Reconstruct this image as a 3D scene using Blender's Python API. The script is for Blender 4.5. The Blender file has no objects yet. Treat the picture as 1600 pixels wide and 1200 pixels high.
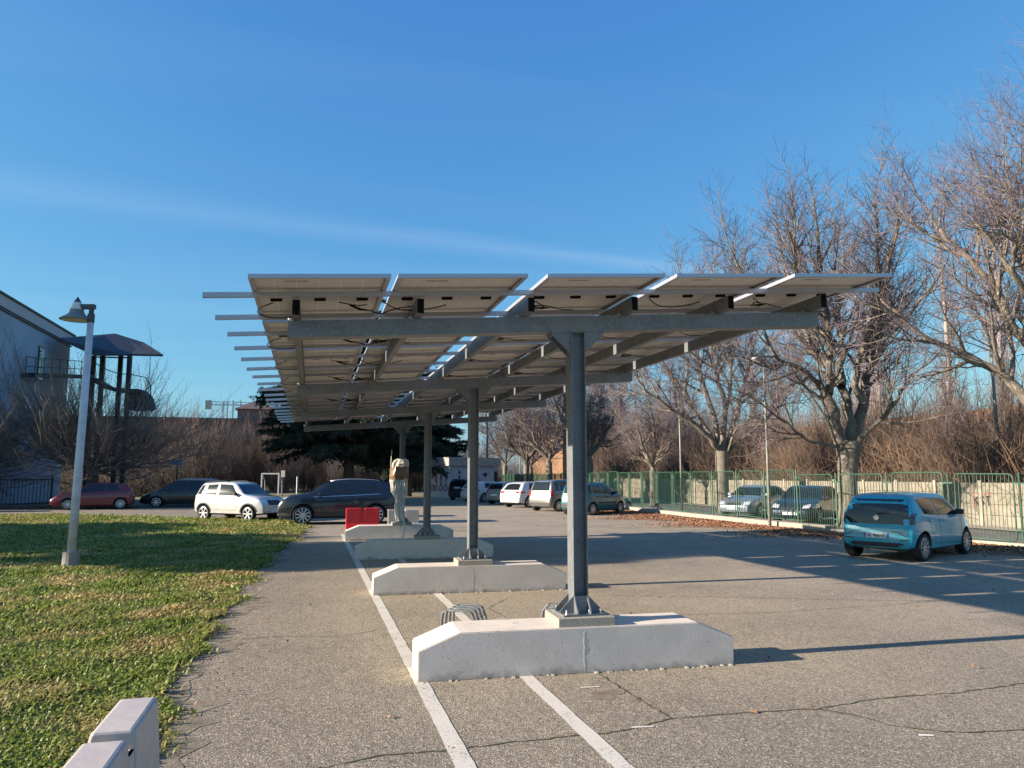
import bpy, bmesh, math, random
import numpy as np
from mathutils import Vector, Matrix
from mathutils.bvhtree import BVHTree
R = math.radians
scene = bpy.context.scene
COL = scene.collection

# ------------------------------------------------------------------ camera, sky, sun, exposure
YAW, PITCH, HCAM, FPX = 0.2574, 0.1211, 1.8, 1180.8
cd = bpy.data.cameras.new('camera'); cam = bpy.data.objects.new('camera', cd); COL.objects.link(cam)
cam.location = (0, 0, HCAM); cam.rotation_euler = (math.pi/2 + PITCH, 0, -YAW)
cd.sensor_width = 36; cd.lens = 36*FPX/1600; cd.clip_start = 0.05; cd.clip_end = 4000
scene.camera = cam
scene.render.resolution_x, scene.render.resolution_y = 1024, 768
SUN_EL = 19.3; SUN_DY = -0.01       # light travels +X, a touch towards +Y
world = bpy.data.worlds.new('World'); scene.world = world; world.use_nodes = True
nt = world.node_tree; nt.nodes.clear()
wo = nt.nodes.new('ShaderNodeOutputWorld'); bg = nt.nodes.new('ShaderNodeBackground'); sky = nt.nodes.new('ShaderNodeTexSky')
sky.sky_type = 'NISHITA'; sky.sun_disc = False; sky.sun_elevation = R(SUN_EL); sky.sun_rotation = math.atan2(-1, -SUN_DY)
sky.air_density = 1.15; sky.dust_density = 0.5; sky.ozone_density = 2.6; sky.altitude = 200
# thin cirrus streaks: part of the sky, laid out by view direction
tc = nt.nodes.new('ShaderNodeTexCoord'); sp = nt.nodes.new('ShaderNodeSeparateXYZ'); nt.links.new(tc.outputs['Generated'], sp.inputs[0])
def wmath(op, a, b=None, c=None):
    n = nt.nodes.new('ShaderNodeMath'); n.operation = op
    for i, v in enumerate((a, b, c)):
        if v is None: continue
        if isinstance(v, (int, float)): n.inputs[i].default_value = v
        else: nt.links.new(v, n.inputs[i])
    return n.outputs[0]
zz = wmath('MAXIMUM', sp.outputs[2], 0.02)
u = wmath('DIVIDE', sp.outputs[0], zz); v = wmath('DIVIDE', sp.outputs[1], zz)
cb = nt.nodes.new('ShaderNodeCombineXYZ'); nt.links.new(u, cb.inputs[0]); nt.links.new(v, cb.inputs[1])
mp = nt.nodes.new('ShaderNodeMapping'); mp.inputs['Rotation'].default_value = (0, 0, R(28)); mp.inputs['Scale'].default_value = (0.22, 1.5, 1)
nt.links.new(cb.outputs[0], mp.inputs[0])
nz = nt.nodes.new('ShaderNodeTexNoise'); nz.inputs['Scale'].default_value = 0.5; nz.inputs['Detail'].default_value = 5; nz.inputs['Roughness'].default_value = 0.55
nz.inputs['Distortion'].default_value = 0.5
nt.links.new(mp.outputs[0], nz.inputs[0])
# one long streak  (line v = a + b*u in the cloud plane, soft sided)
lin = wmath('ADD', wmath('MULTIPLY', u, -0.16), v)
ctr = wmath('ABSOLUTE', wmath('SUBTRACT', wmath('ADD', lin, wmath('MULTIPLY', nz.outputs[0], 0.7)), 3.37))
hw = wmath('MAXIMUM', wmath('SUBTRACT', 0.24, wmath('MULTIPLY', u, 0.07)), 0.11)
band = wmath('MAXIMUM', wmath('SUBTRACT', 1.0, wmath('DIVIDE', ctr, hw)), 0.0)
band = wmath('MULTIPLY', wmath('POWER', band, 1.3), wmath('MULTIPLY', nz.outputs[0], 0.25))
thin = wmath('MULTIPLY', wmath('MAXIMUM', wmath('SUBTRACT', nz.outputs[0], 0.47), 0), 0.35)
fac = wmath('MINIMUM', wmath('ADD', band, thin), 0.5)
mx = nt.nodes.new('ShaderNodeMixRGB'); mx.inputs[2].default_value = (2.1, 2.5, 3.0, 1)
# film-like response of the clear sky: softer gradient, deeper blue
sc_ = nt.nodes.new('ShaderNodeSeparateColor'); nt.links.new(sky.outputs[0], sc_.inputs[0]); gm = nt.nodes.new('ShaderNodeCombineColor')
KS = 0.203
for ch, (a_, p_) in enumerate(((0.43, 1.0), (0.665, 0.76), (0.82, 0.36))):
    nt.links.new(wmath('MULTIPLY', wmath('POWER', wmath('MULTIPLY', sc_.outputs[ch], KS), p_), a_/KS*0.66), gm.inputs[ch])
nt.links.new(fac, mx.inputs[0]); nt.links.new(gm.outputs[0], mx.inputs[1])
nt.links.new(mx.outputs[0], bg.inputs[0]); bg.inputs[1].default_value = 0.125
nt.links.new(bg.outputs[0], wo.inputs[0])
sl = bpy.data.lights.new('sun', 'SUN'); sun = bpy.data.objects.new('sun', sl); COL.objects.link(sun)
sl.energy = 5.0; sl.angle = R(0.53); sl.color = (1.0, 0.86, 0.70)
E_ = R(SUN_EL); sdir = Vector((math.cos(E_), SUN_DY*math.cos(E_), -math.sin(E_)))
sun.rotation_euler = sdir.to_track_quat('-Z', 'Y').to_euler(); sun.location = (-20, 0, 20)
scene.view_settings.view_transform = 'Standard'; scene.view_settings.look = 'None'
scene.view_settings.exposure = 1.32; scene.view_settings.gamma = 1.0; scene.view_settings.use_curve_mapping = False
scene.render.engine = 'CYCLES'

# real-world point seen at photo pixel (x,y) at forward distance D (used once, to survey the tree limbs)
_fw = Vector((math.sin(YAW)*math.cos(PITCH), math.cos(YAW)*math.cos(PITCH), math.sin(PITCH)))
_rt = Vector((math.cos(YAW), -math.sin(YAW), 0)); _up = _rt.cross(_fw); _fh = Vector((math.sin(YAW), math.cos(YAW), 0))
def at(x, y, D):
    d = _fw + _rt*((x-800)/FPX) + _up*((600-y)/FPX)
    return Vector((0, 0, HCAM)) + d*(D/d.dot(_fh))

# ------------------------------------------------------------------ materials
MATS = {}
def mat(name, c, rough=0.6, metal=0.0, c2=None, scale=5.0, detail=4, mixpos=(0.4, 0.6), bump=0.0, bscale=None, coat=0.0, emit=None, obj=False,
        c3=None, scale3=0.5, pos3=(0.5, 0.7), spec=0.5, stretch=None, trans=0.0):
    if name in MATS: return MATS[name]
    m = bpy.data.materials.new(name); m.use_nodes = True; t = m.node_tree; b = t.nodes['Principled BSDF']
    b.inputs['Base Color'].default_value = (*c, 1); b.inputs['Roughness'].default_value = rough; b.inputs['Metallic'].default_value = metal
    b.inputs['Specular IOR Level'].default_value = spec; b.inputs['Coat Weight'].default_value = coat; b.inputs['Coat Roughness'].default_value = 0.05
    if trans: b.inputs['Transmission Weight'].default_value = trans
    if c2 or bump or c3:
        if obj:
            g = t.nodes.new('ShaderNodeTexCoord'); src = g.outputs['Object']
        else:
            g = t.nodes.new('ShaderNodeNewGeometry'); src = g.outputs['Position']
        if stretch:
            q = t.nodes.new('ShaderNodeMapping'); q.inputs['Scale'].default_value = stretch; t.links.new(src, q.inputs[0]); src = q.outputs[0]
    def noise(s, d=4):
        n = t.nodes.new('ShaderNodeTexNoise'); n.inputs['Scale'].default_value = s; n.inputs['Detail'].default_value = d; n.inputs['Roughness'].default_value = 0.65
        t.links.new(src, n.inputs['Vector']); return n.outputs['Fac']
    def ramp(f, lo, hi):
        r = t.nodes.new('ShaderNodeMapRange'); r.inputs[1].default_value = lo; r.inputs[2].default_value = hi; t.links.new(f, r.inputs[0]); return r.outputs[0]
    cur = None
    if c2:
        x = t.nodes.new('ShaderNodeMixRGB'); x.inputs[1].default_value = (*c, 1); x.inputs[2].default_value = (*c2, 1)
        t.links.new(ramp(noise(scale, detail), *mixpos), x.inputs[0]); cur = x.outputs[0]
    if c3:
        x = t.nodes.new('ShaderNodeMixRGB'); x.inputs[2].default_value = (*c3, 1)
        if cur: t.links.new(cur, x.inputs[1])
        else: x.inputs[1].default_value = (*c, 1)
        t.links.new(ramp(noise(scale3, 5), *pos3), x.inputs[0]); cur = x.outputs[0]
    if cur: t.links.new(cur, b.inputs['Base Color'])
    if bump:
        bp = t.nodes.new('ShaderNodeBump'); bp.inputs['Strength'].default_value = bump; bp.inputs['Distance'].default_value = 0.02
        t.links.new(noise(bscale or scale, 6), bp.inputs['Height']); t.links.new(bp.outputs[0], b.inputs['Normal'])
    MATS[name] = m; return m

def asphalt_mat(name, c, dark, light, patch, stain):
    m = bpy.data.materials.new(name); m.use_nodes = True; t = m.node_tree; b = t.nodes['Principled BSDF']
    g = t.nodes.new('ShaderNodeNewGeometry'); src = g.outputs['Position']
    def N(s, d=3, r=0.6):
        n = t.nodes.new('ShaderNodeTexNoise'); n.inputs['Scale'].default_value = s; n.inputs['Detail'].default_value = d; n.inputs['Roughness'].default_value = r
        t.links.new(src, n.inputs['Vector']); return n.outputs['Fac']
    def ramp(f, lo, hi, a=0.0, z=1.0):
        r = t.nodes.new('ShaderNodeMapRange'); r.inputs[1].default_value = lo; r.inputs[2].default_value = hi; r.inputs[3].default_value = a; r.inputs[4].default_value = z
        t.links.new(f, r.inputs[0]); return r.outputs[0]
    def mix(f, a, bcol):
        x = t.nodes.new('ShaderNodeMixRGB'); t.links.new(f, x.inputs[0])
        if isinstance(a, tuple): x.inputs[1].default_value = (*a, 1)
        else: t.links.new(a, x.inputs[1])
        x.inputs[2].default_value = (*bcol, 1); return x.outputs[0]
    vo = t.nodes.new('ShaderNodeTexVoronoi'); vo.inputs['Scale'].default_value = 95; t.links.new(src, vo.inputs['Vector'])
    sep = t.nodes.new('ShaderNodeSeparateColor'); t.links.new(vo.outputs['Color'], sep.inputs[0])
    cur = mix(ramp(N(0.55, 6, 0.6), 0.42, 0.62), c, patch)
    cur = mix(ramp(N(0.21, 7, 0.65), 0.55, 0.68, 0, 0.75), cur, stain)
    cur = mix(ramp(N(2.7, 6, 0.7), 0.56, 0.75, 0, 0.45), cur, stain)
    if name == 'asphalt':      # newer, greyer surfacing in the near bay, browner and grimier walkway beside the lawn
        sx = t.nodes.new('ShaderNodeSeparateXYZ'); t.links.new(src, sx.inputs[0])
        nn = N(0.7, 5)
        def addn(sock, k):
            q = t.nodes.new('ShaderNodeMath'); q.operation = 'MULTIPLY_ADD'; t.links.new(nn, q.inputs[0]); q.inputs[1].default_value = k; t.links.new(sock, q.inputs[2]); return q.outputs[0]
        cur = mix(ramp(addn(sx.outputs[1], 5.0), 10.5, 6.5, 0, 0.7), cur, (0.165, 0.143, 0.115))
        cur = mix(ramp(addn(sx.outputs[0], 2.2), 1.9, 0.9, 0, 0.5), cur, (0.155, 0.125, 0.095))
    cur = mix(ramp(sep.outputs[0], 0.62, 0.95, 0, 0.75), cur, light)
    cur = mix(ramp(sep.outputs[1], 0.60, 0.95, 0, 0.85), cur, dark)
    t.links.new(cur, b.inputs['Base Color']); b.inputs['Roughness'].default_value = 0.85; b.inputs['Specular IOR Level'].default_value = 0.3
    bp = t.nodes.new('ShaderNodeBump'); bp.inputs['Strength'].default_value = 0.55; bp.inputs['Distance'].default_value = 0.006
    t.links.new(vo.outputs['Distance'], bp.inputs['Height']); 
    bp2 = t.nodes.new('ShaderNodeBump'); bp2.inputs['Strength'].default_value = 0.35; bp2.inputs['Distance'].default_value = 0.03
    t.links.new(N(6, 6), bp2.inputs['Height']); t.links.new(bp.outputs[0], bp2.inputs['Normal']); t.links.new(bp2.outputs[0], b.inputs['Normal'])
    MATS[name] = m; return m

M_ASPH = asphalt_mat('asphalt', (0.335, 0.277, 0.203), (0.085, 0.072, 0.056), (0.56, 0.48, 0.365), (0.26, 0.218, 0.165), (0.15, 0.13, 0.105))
M_ROAD = asphalt_mat('street_asphalt', (0.22, 0.20, 0.175), (0.08, 0.075, 0.07), (0.3, 0.28, 0.25), (0.19, 0.175, 0.155), (0.11, 0.1, 0.095))
M_SOIL = mat('soil', (0.045, 0.04, 0.022), 0.95, c2=(0.09, 0.075, 0.04), scale=3, bump=0.5, bscale=20, c3=(0.035, 0.05, 0.015), scale3=0.3)
M_FIELD = mat('dry_field', (0.13, 0.12, 0.055), 0.95, c2=(0.2, 0.165, 0.09), scale=0.4, bump=0.4, bscale=8)
M_CONC = mat('ballast_concrete', (0.66, 0.585, 0.52), 0.9, c2=(0.59, 0.52, 0.46), scale=2.5, c3=(0.30, 0.265, 0.24), scale3=7, pos3=(0.62, 0.8), bump=0.18, bscale=70)
def pits(m, lo=0.70, col=(0.13, 0.115, 0.10)):
    t = m.node_tree; b = t.nodes['Principled BSDF']; l = b.inputs['Base Color'].links[0].from_socket
    g = t.nodes.new('ShaderNodeNewGeometry'); v = t.nodes.new('ShaderNodeTexVoronoi'); v.inputs['Scale'].default_value = 22; t.links.new(g.outputs['Position'], v.inputs['Vector'])
    r1 = t.nodes.new('ShaderNodeMapRange'); r1.inputs[1].default_value = .13; r1.inputs[2].default_value = .09; t.links.new(v.outputs['Distance'], r1.inputs[0])
    s_ = t.nodes.new('ShaderNodeSeparateColor'); t.links.new(v.outputs['Color'], s_.inputs[0]); r2 = t.nodes.new('ShaderNodeMath'); r2.operation = 'GREATER_THAN'; r2.inputs[1].default_value = lo; t.links.new(s_.outputs[0], r2.inputs[0])
    k = t.nodes.new('ShaderNodeMath'); k.operation = 'MULTIPLY'; t.links.new(r1.outputs[0], k.inputs[0]); t.links.new(r2.outputs[0], k.inputs[1])
    x = t.nodes.new('ShaderNodeMixRGB'); t.links.new(k.outputs[0], x.inputs[0]); t.links.new(l, x.inputs[1]); x.inputs[2].default_value = (*col, 1)
    # splash dirt in the lowest hand's breadth
    sz = t.nodes.new('ShaderNodeSeparateXYZ'); t.links.new(g.outputs['Position'], sz.inputs[0]); n = t.nodes.new('ShaderNodeTexNoise'); n.inputs['Scale'].default_value = 9; n.inputs['Detail'].default_value = 6; t.links.new(g.outputs['Position'], n.inputs['Vector'])
    a = t.nodes.new('ShaderNodeMath'); a.operation = 'MULTIPLY_ADD'; t.links.new(n.outputs['Fac'], a.inputs[0]); a.inputs[1].default_value = 0.22; t.links.new(sz.outputs[2], a.inputs[2])
    r3 = t.nodes.new('ShaderNodeMapRange'); r3.inputs[1].default_value = .17; r3.inputs[2].default_value = .09; r3.inputs[4].default_value = .75; t.links.new(a.outputs[0], r3.inputs[0])
    y = t.nodes.new('ShaderNodeMixRGB'); t.links.new(r3.outputs[0], y.inputs[0]); t.links.new(x.outputs[0], y.inputs[1]); y.inputs[2].default_value = (0.25, 0.205, 0.16, 1)
    t.links.new(y.outputs[0], b.inputs['Base Color'])
pits(M_CONC)
M_PAD = mat('rough_concrete', (0.34, 0.315, 0.27), 0.95, c2=(0.26, 0.24, 0.21), scale=60, bump=0.6, bscale=70)
M_KERB = mat('kerb_concrete', (0.34, 0.305, 0.245), 0.9, c2=(0.30, 0.27, 0.22), scale=6, bump=0.5, bscale=30)
M_GALV = mat('galvanised_steel', (0.195, 0.21, 0.225), 0.5, 0.35, c2=(0.16, 0.172, 0.185), scale=4, detail=7, c3=(0.25, 0.255, 0.26), scale3=38, pos3=(0.5, 0.66))
M_ALU = mat('aluminium', (0.42, 0.42, 0.46), 0.38, 0.55)
M_FRAME = mat('panel_frame', (0.46, 0.46, 0.50), 0.35, 0.5)
M_BLACK = mat('black_plastic', (0.006, 0.006, 0.007), 0.8, spec=0.15)
M_BOLT = mat('zinc_bolt', (0.7, 0.7, 0.7), 0.35, 0.8)
M_CELL = mat('solar_glass', (0.012, 0.02, 0.05), 0.08, coat=1.0)
M_LABEL = mat('printed_label', (0.30, 0.27, 0.25), 0.6)
M_WPLAST = mat('white_plastic', (0.50, 0.43, 0.385), 0.45, c2=(0.44, 0.38, 0.35), scale=7, bump=0.12, bscale=12, c3=(0.45, 0.38, 0.34), scale3=22, pos3=(0.66, 0.8))
M_RPLAST = mat('red_plastic', (0.62, 0.02, 0.025), 0.4, c2=(0.5, 0.015, 0.02), scale=8)
M_GREEN = mat('green_paint', (0.022, 0.072, 0.042), 0.5, c2=(0.032, 0.095, 0.06), scale=4, c3=(0.07, 0.095, 0.07), scale3=18, pos3=(0.66, 0.8))
M_LAMPW = mat('white_painted_pole', (0.62, 0.61, 0.62), 0.5, c2=(0.5, 0.5, 0.51), scale=5, c3=(0.25, 0.2, 0.17), scale3=14, pos3=(0.68, 0.8))
M_LAMPG = mat('lamp_grey', (0.20, 0.19, 0.18), 0.5)
M_LAMPD = mat('lamp_dark', (0.05, 0.055, 0.065), 0.5)
M_OPAL = mat('opal_glass', (0.7, 0.66, 0.58), 0.3)
M_POLE = mat('grey_green_pole', (0.27, 0.27, 0.24), 0.6, c2=(0.2, 0.2, 0.17), scale=8)
M_BARK = mat('plane_bark', (0.20, 0.172, 0.135), 0.9, c2=(0.12, 0.102, 0.082), scale=3.2, c3=(0.27, 0.24, 0.19), scale3=7, pos3=(0.55, 0.68), bump=0.6, bscale=14)
M_TWIG = mat('red_twig', (0.105, 0.076, 0.088), 0.85, c2=(0.16, 0.12, 0.138), scale=0.8)
M_DBARK = mat('dark_bark', (0.09, 0.07, 0.05), 0.95, bump=0.6, bscale=12)
M_SHRUB = mat('shrub_stem', (0.165, 0.118, 0.092), 0.9, c2=(0.08, 0.058, 0.047), scale=0.6)
M_WHIP = mat('pale_whip', (0.25, 0.195, 0.15), 0.85, c2=(0.10, 0.078, 0.062), scale=0.9)
M_POPL = mat('poplar_bark', (0.36, 0.32, 0.30), 0.85, c2=(0.24, 0.21, 0.195), scale=2.0)
M_CEDAR = mat('cedar_needles', (0.012, 0.024, 0.015), 0.8, c2=(0.022, 0.038, 0.023), scale=1.2)
M_PAINT = None
M_BRICK = mat('far_brick', (0.19, 0.125, 0.12), 0.9, c2=(0.16, 0.10, 0.095), scale=0.6)
M_BROOF = mat('far_roof', (0.10, 0.075, 0.08), 0.9)
M_ORANGE = mat('orange_render', (0.22, 0.12, 0.065), 0.9, c2=(0.16, 0.09, 0.052), scale=0.3)
M_WHITEW = mat('white_render', (0.42, 0.40, 0.37), 0.8)
M_BLUEW = mat('blue_grey_render', (0.34, 0.40, 0.49), 0.85, c2=(0.29, 0.345, 0.43), scale=0.35, bump=0.1, bscale=20)
M_FASCIA = mat('pale_fascia', (0.42, 0.40, 0.43), 0.7)
M_DARKST = mat('dark_steel', (0.02, 0.02, 0.027), 0.6)
M_HUTW = mat('hut_white', (0.50, 0.50, 0.54), 0.8, c2=(0.42, 0.42, 0.47), scale=2)
M_HUTR = mat('hut_fascia', (0.40, 0.37, 0.34), 0.85, c2=(0.3, 0.28, 0.26), scale=3)
M_GRAF = mat('graffiti_purple', (0.09, 0.03, 0.07), 0.7)
M_GRAFB = mat('graffiti_black', (0.02, 0.02, 0.025), 0.7)
M_GRAFC = mat('graffiti_blue', (0.20, 0.50, 0.68), 0.7, c2=(0.5, 0.62, 0.7), scale=3)
M_GRAFR = mat('graffiti_red', (0.55, 0.16, 0.13), 0.7)
M_SLAB = mat('wall_slab', (0.27, 0.24, 0.19), 0.9, c2=(0.20, 0.178, 0.142), scale=1.6, c3=(0.15, 0.13, 0.10), scale3=5, pos3=(0.6, 0.78), bump=0.3, bscale=20)
M_WPOST = mat('wall_post', (0.34, 0.30, 0.24), 0.9, bump=0.3, bscale=20)
M_LEAF = mat('dead_leaf', (0.36, 0.165, 0.085), 0.85, c2=(0.22, 0.11, 0.06), scale=9, c3=(0.44, 0.25, 0.14), scale3=4)
M_WRAPW = mat('white_sheet', (0.66, 0.62, 0.56), 0.45, c2=(0.42, 0.38, 0.33), scale=7, stretch=(3, 3, .5), bump=1.0, bscale=8)
M_WRAPB = mat('brown_tape', (0.24, 0.13, 0.06), 0.35, c2=(0.15, 0.08, 0.04), scale=14)
M_PIPE = mat('grey_conduit', (0.55, 0.55, 0.53), 0.5)
M_CRACK = mat('crack_fill', (0.05, 0.045, 0.035), 0.95, c2=(0.075, 0.085, 0.03), scale=3)
M_TISSUE = mat('tissue', (0.8, 0.8, 0.78), 0.8)
# cars
M_GLASSD = mat('dark_glass', (0.012, 0.016, 0.019), 0.05, coat=0.3, spec=0.5)
M_TYRE = mat('tyre', (0.018, 0.018, 0.019), 0.8)
M_RIM = mat('alloy_rim', (0.55, 0.56, 0.58), 0.3, 0.6)
M_TRIM = mat('dark_trim', (0.03, 0.03, 0.033), 0.6)
M_WELL = mat('wheel_well', (0.01, 0.01, 0.01), 0.9)
M_RED = mat('tail_red', (0.45, 0.01, 0.015), 0.15, coat=1.0)
M_AMBER = mat('amber_lens', (0.7, 0.2, 0.03), 0.2, coat=1)
M_HEAD = mat('headlamp', (0.72, 0.74, 0.76), 0.1, 0.2, coat=1.0)
M_PLATE = mat('plate_white', (0.72, 0.74, 0.76), 0.4)
M_PLBLUE = mat('plate_blue', (0.02, 0.06, 0.35), 0.4)
M_INK = mat('plate_ink', (0.015, 0.015, 0.02), 0.5)
M_CHROME = mat('chrome', (0.75, 0.75, 0.76), 0.15, 0.9)
def paint(name, c, metal=0.0, rough=0.35): return mat('car_paint_'+name, c, rough, metal, coat=0.9, c2=tuple(v*0.9 for v in c), scale=0.9)

def paint_mat():
    m = bpy.data.materials.new('road_paint'); m.use_nodes = True; t = m.node_tree; b = t.nodes['Principled BSDF']
    g = t.nodes.new('ShaderNodeNewGeometry')
    n = t.nodes.new('ShaderNodeTexNoise'); n.inputs['Scale'].default_value = 60; n.inputs['Detail'].default_value = 5; n.inputs['Roughness'].default_value = 0.75
    n2 = t.nodes.new('ShaderNodeTexNoise'); n2.inputs['Scale'].default_value = 2.2; n2.inputs['Detail'].default_value = 4
    t.links.new(g.outputs['Position'], n.inputs['Vector']); t.links.new(g.outputs['Position'], n2.inputs['Vector'])
    a = t.nodes.new('ShaderNodeMath'); a.operation = 'ADD'; t.links.new(n.outputs['Fac'], a.inputs[0])
    k = t.nodes.new('ShaderNodeMath'); k.operation = 'MULTIPLY'; k.inputs[1].default_value = 0.35; t.links.new(n2.outputs['Fac'], k.inputs[0]); t.links.new(k.outputs[0], a.inputs[1])
    r = t.nodes.new('ShaderNodeMapRange'); r.inputs[1].default_value = 0.74; r.inputs[2].default_value = 0.80; t.links.new(a.outputs[0], r.inputs[0])
    x = t.nodes.new('ShaderNodeMixRGB'); x.inputs[1].default_value = (0.58, 0.54, 0.48, 1); x.inputs[2].default_value = (0.22, 0.19, 0.16, 1)
    t.links.new(r.outputs[0], x.inputs[0]); t.links.new(x.outputs[0], b.inputs['Base Color']); b.inputs['Roughness'].default_value = 0.8
    return m
M_PAINT = paint_mat()
M_FADED = mat('faded_paint', (0.34, 0.30, 0.24), 0.85, c2=(0.25, 0.215, 0.17), scale=8)

# ------------------------------------------------------------------ helpers
class MB:
    def __init__(s): s.v = []; s.f = []; s.mi = []; s.cur = 0
    def add(s, vs, fs):
        n = len(s.v); s.v.extend(tuple(p) for p in vs); s.f.extend([tuple(i+n for i in f) for f in fs]); s.mi.extend([s.cur]*len(fs))
        return s
    def box(s, x0, x1, y0, y1, z0, z1, slope=0.0):
        vs = [(x, y, z + slope*x) for z in (z0, z1) for y in (y0, y1) for x in (x0, x1)]
        return s.add(vs, [(0, 2, 3, 1), (4, 5, 7, 6), (0, 1, 5, 4), (2, 6, 7, 3), (0, 4, 6, 2), (1, 3, 7, 5)])
    def bar(s, a, b, w, h, up=(0, 0, 1)):
        a = Vector(a); b = Vector(b); d = (b-a).normalized(); u = Vector(up)
        if abs(d.dot(u)) > 0.98: u = Vector((0, 1, 0))
        r = d.cross(u).normalized(); u = r.cross(d)
        vs = []
        for p in (a, b):
            for sx, sy in ((-1, -1), (1, -1), (1, 1), (-1, 1)): vs.append(p + r*(sx*w/2) + u*(sy*h/2))
        return s.add(vs, [(3, 2, 1, 0), (4, 5, 6, 7), (0, 1, 5, 4), (1, 2, 6, 5), (2, 3, 7, 6), (3, 0, 4, 7)])
    def tube(s, pts, rad, n=8, cap=True):
        pts = [Vector(p) for p in pts]; m = len(pts)
        rads = list(rad) if isinstance(rad, (list, tuple)) else [rad]*m
        if len(rads) != m: rads = [float(q) for q in np.interp(np.linspace(0, 1, m), np.linspace(0, 1, len(rads)), rads)]
        vs = []; fs = []; ref = None
        for i, p in enumerate(pts):
            d = (pts[min(i+1, m-1)] - pts[max(i-1, 0)])
            if d.length < 1e-9: d = Vector((0, 0, 1))
            d.normalize()
            if ref is None or abs(ref.dot(d)) > 0.99: ref = Vector((0, 0, 1)) if abs(d.z) < 0.9 else Vector((1, 0, 0))
            a = d.cross(ref).normalized(); b = d.cross(a); ref = -b if False else ref
            for k in range(n):
                t = 2*math.pi*k/n; vs.append(p + a*(rads[i]*math.cos(t)) + b*(rads[i]*math.sin(t)))
        for i in range(m-1):
            for k in range(n):
                q = (k+1) % n; fs.append((i*n+k, i*n+q, (i+1)*n+q, (i+1)*n+k))
        if cap: fs.append(tuple(range(n))[::-1]); fs.append(tuple((m-1)*n+k for k in range(n)))
        return s.add(vs, fs)
    def lathe(s, prof, n=16, c=(0, 0, 0), axis='z', cap=True):
        vs = []; fs = []
        for r, h in prof:
            for k in range(n):
                t = 2*math.pi*k/n; a, b = r*math.cos(t), r*math.sin(t)
                vs.append({'z': (a, b, h), 'y': (a, h, b), 'x': (h, a, b)}[axis])
        vs = [(x+c[0], y+c[1], z+c[2]) for x, y, z in vs]
        for i in range(len(prof)-1):
            for k in range(n):
                q = (k+1) % n; fs.append((i*n+k, i*n+q, (i+1)*n+q, (i+1)*n+k))
        if cap: fs.append(tuple(range(n))[::-1]); fs.append(tuple((len(prof)-1)*n+k for k in range(n)))
        return s.add(vs, fs)
    def prism(s, poly, h0, h1, plane='xz'):
        """poly in 2D extruded along the third axis"""
        def P(a, b, h): return {'xz': (a, h, b), 'xy': (a, b, h), 'yz': (h, a, b)}[plane]
        n = len(poly); vs = [P(a, b, h0) for a, b in poly] + [P(a, b, h1) for a, b in poly]
        fs = [tuple(range(n)), tuple(range(n, 2*n))[::-1]] + [(i, i+n, (i+1) % n + n, (i+1) % n) for i in range(n)]
        return s.add(vs, fs)
    def build(s, name, m=None, parent=None, smooth=False, bevel=0, fix=True, loc=None):
        me = bpy.data.meshes.new(name); me.from_pydata(s.v, [], s.f)
        for q in (m if isinstance(m, (list, tuple)) else [m]):
            if q: me.materials.append(q)
        if isinstance(m, (list, tuple)): me.polygons.foreach_set('material_index', s.mi)
        if fix:
            bm = bmesh.new(); bm.from_mesh(me); bmesh.ops.recalc_face_normals(bm, faces=bm.faces)
            if bevel: bmesh.ops.bevel(bm, geom=list(bm.edges), offset=bevel, segments=2, affect='EDGES', profile=0.5)
            bm.to_mesh(me); bm.free()
        if smooth: me.shade_smooth()
        o = bpy.data.objects.new(name, me); COL.objects.link(o)
        if parent: o.parent = parent
        if loc: o.location = loc
        return o
def tag(o, label=None, cat=None, group=None, kind=None):
    if label: o['label'] = label
    if cat: o['category'] = cat
    if group: o['group'] = group
    if kind: o['kind'] = kind
    return o
def empty(name, loc=(0, 0, 0), rz=0, label=None, cat=None, group=None):
    o = bpy.data.objects.new(name, None); COL.objects.link(o); o.location = loc; o.rotation_euler = (0, 0, rz); o.empty_display_size = 0.2
    return tag(o, label, cat, group)
def copy_tree(o, parent=None):
    c = o.copy(); COL.objects.link(c)
    if parent: c.parent = parent
    for ch in list(o.children): copy_tree(ch, c)
    return c
def inst(o, name, parent, loc=(0, 0, 0), rz=0.0):
    c = bpy.data.objects.new(name, o.data); COL.objects.link(c); c.parent = parent; c.location = loc; c.rotation_euler = (0, 0, rz); return c
def np_mesh(name, V, F, m, parent=None, smooth=False):
    """V (n,3), F (m,k) arrays -> object, fast"""
    me = bpy.data.meshes.new(name); n, k = F.shape
    me.vertices.add(len(V)); me.vertices.foreach_set('co', V.astype(np.float32).ravel())
    me.loops.add(n*k); me.loops.foreach_set('vertex_index', F.astype(np.int32).ravel())
    me.polygons.add(n); me.polygons.foreach_set('loop_start', np.arange(0, n*k, k, dtype=np.int32)); me.polygons.foreach_set('loop_total', np.full(n, k, dtype=np.int32))
    me.update(calc_edges=True); me.materials.append(m)
    if smooth: me.shade_smooth()
    o = bpy.data.objects.new(name, me); COL.objects.link(o)
    if parent: o.parent = parent
    return o
def sheet(name, poly, z, m, kind='structure'):
    mb = MB(); mb.add([(x, y, z) for x, y in poly], [tuple(range(len(poly)))])
    o = mb.build(name, m, fix=False)
    if o.data.polygons[0].normal.z < 0: o.data.flip_normals()
    if kind: o['kind'] = kind
    return o

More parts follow.
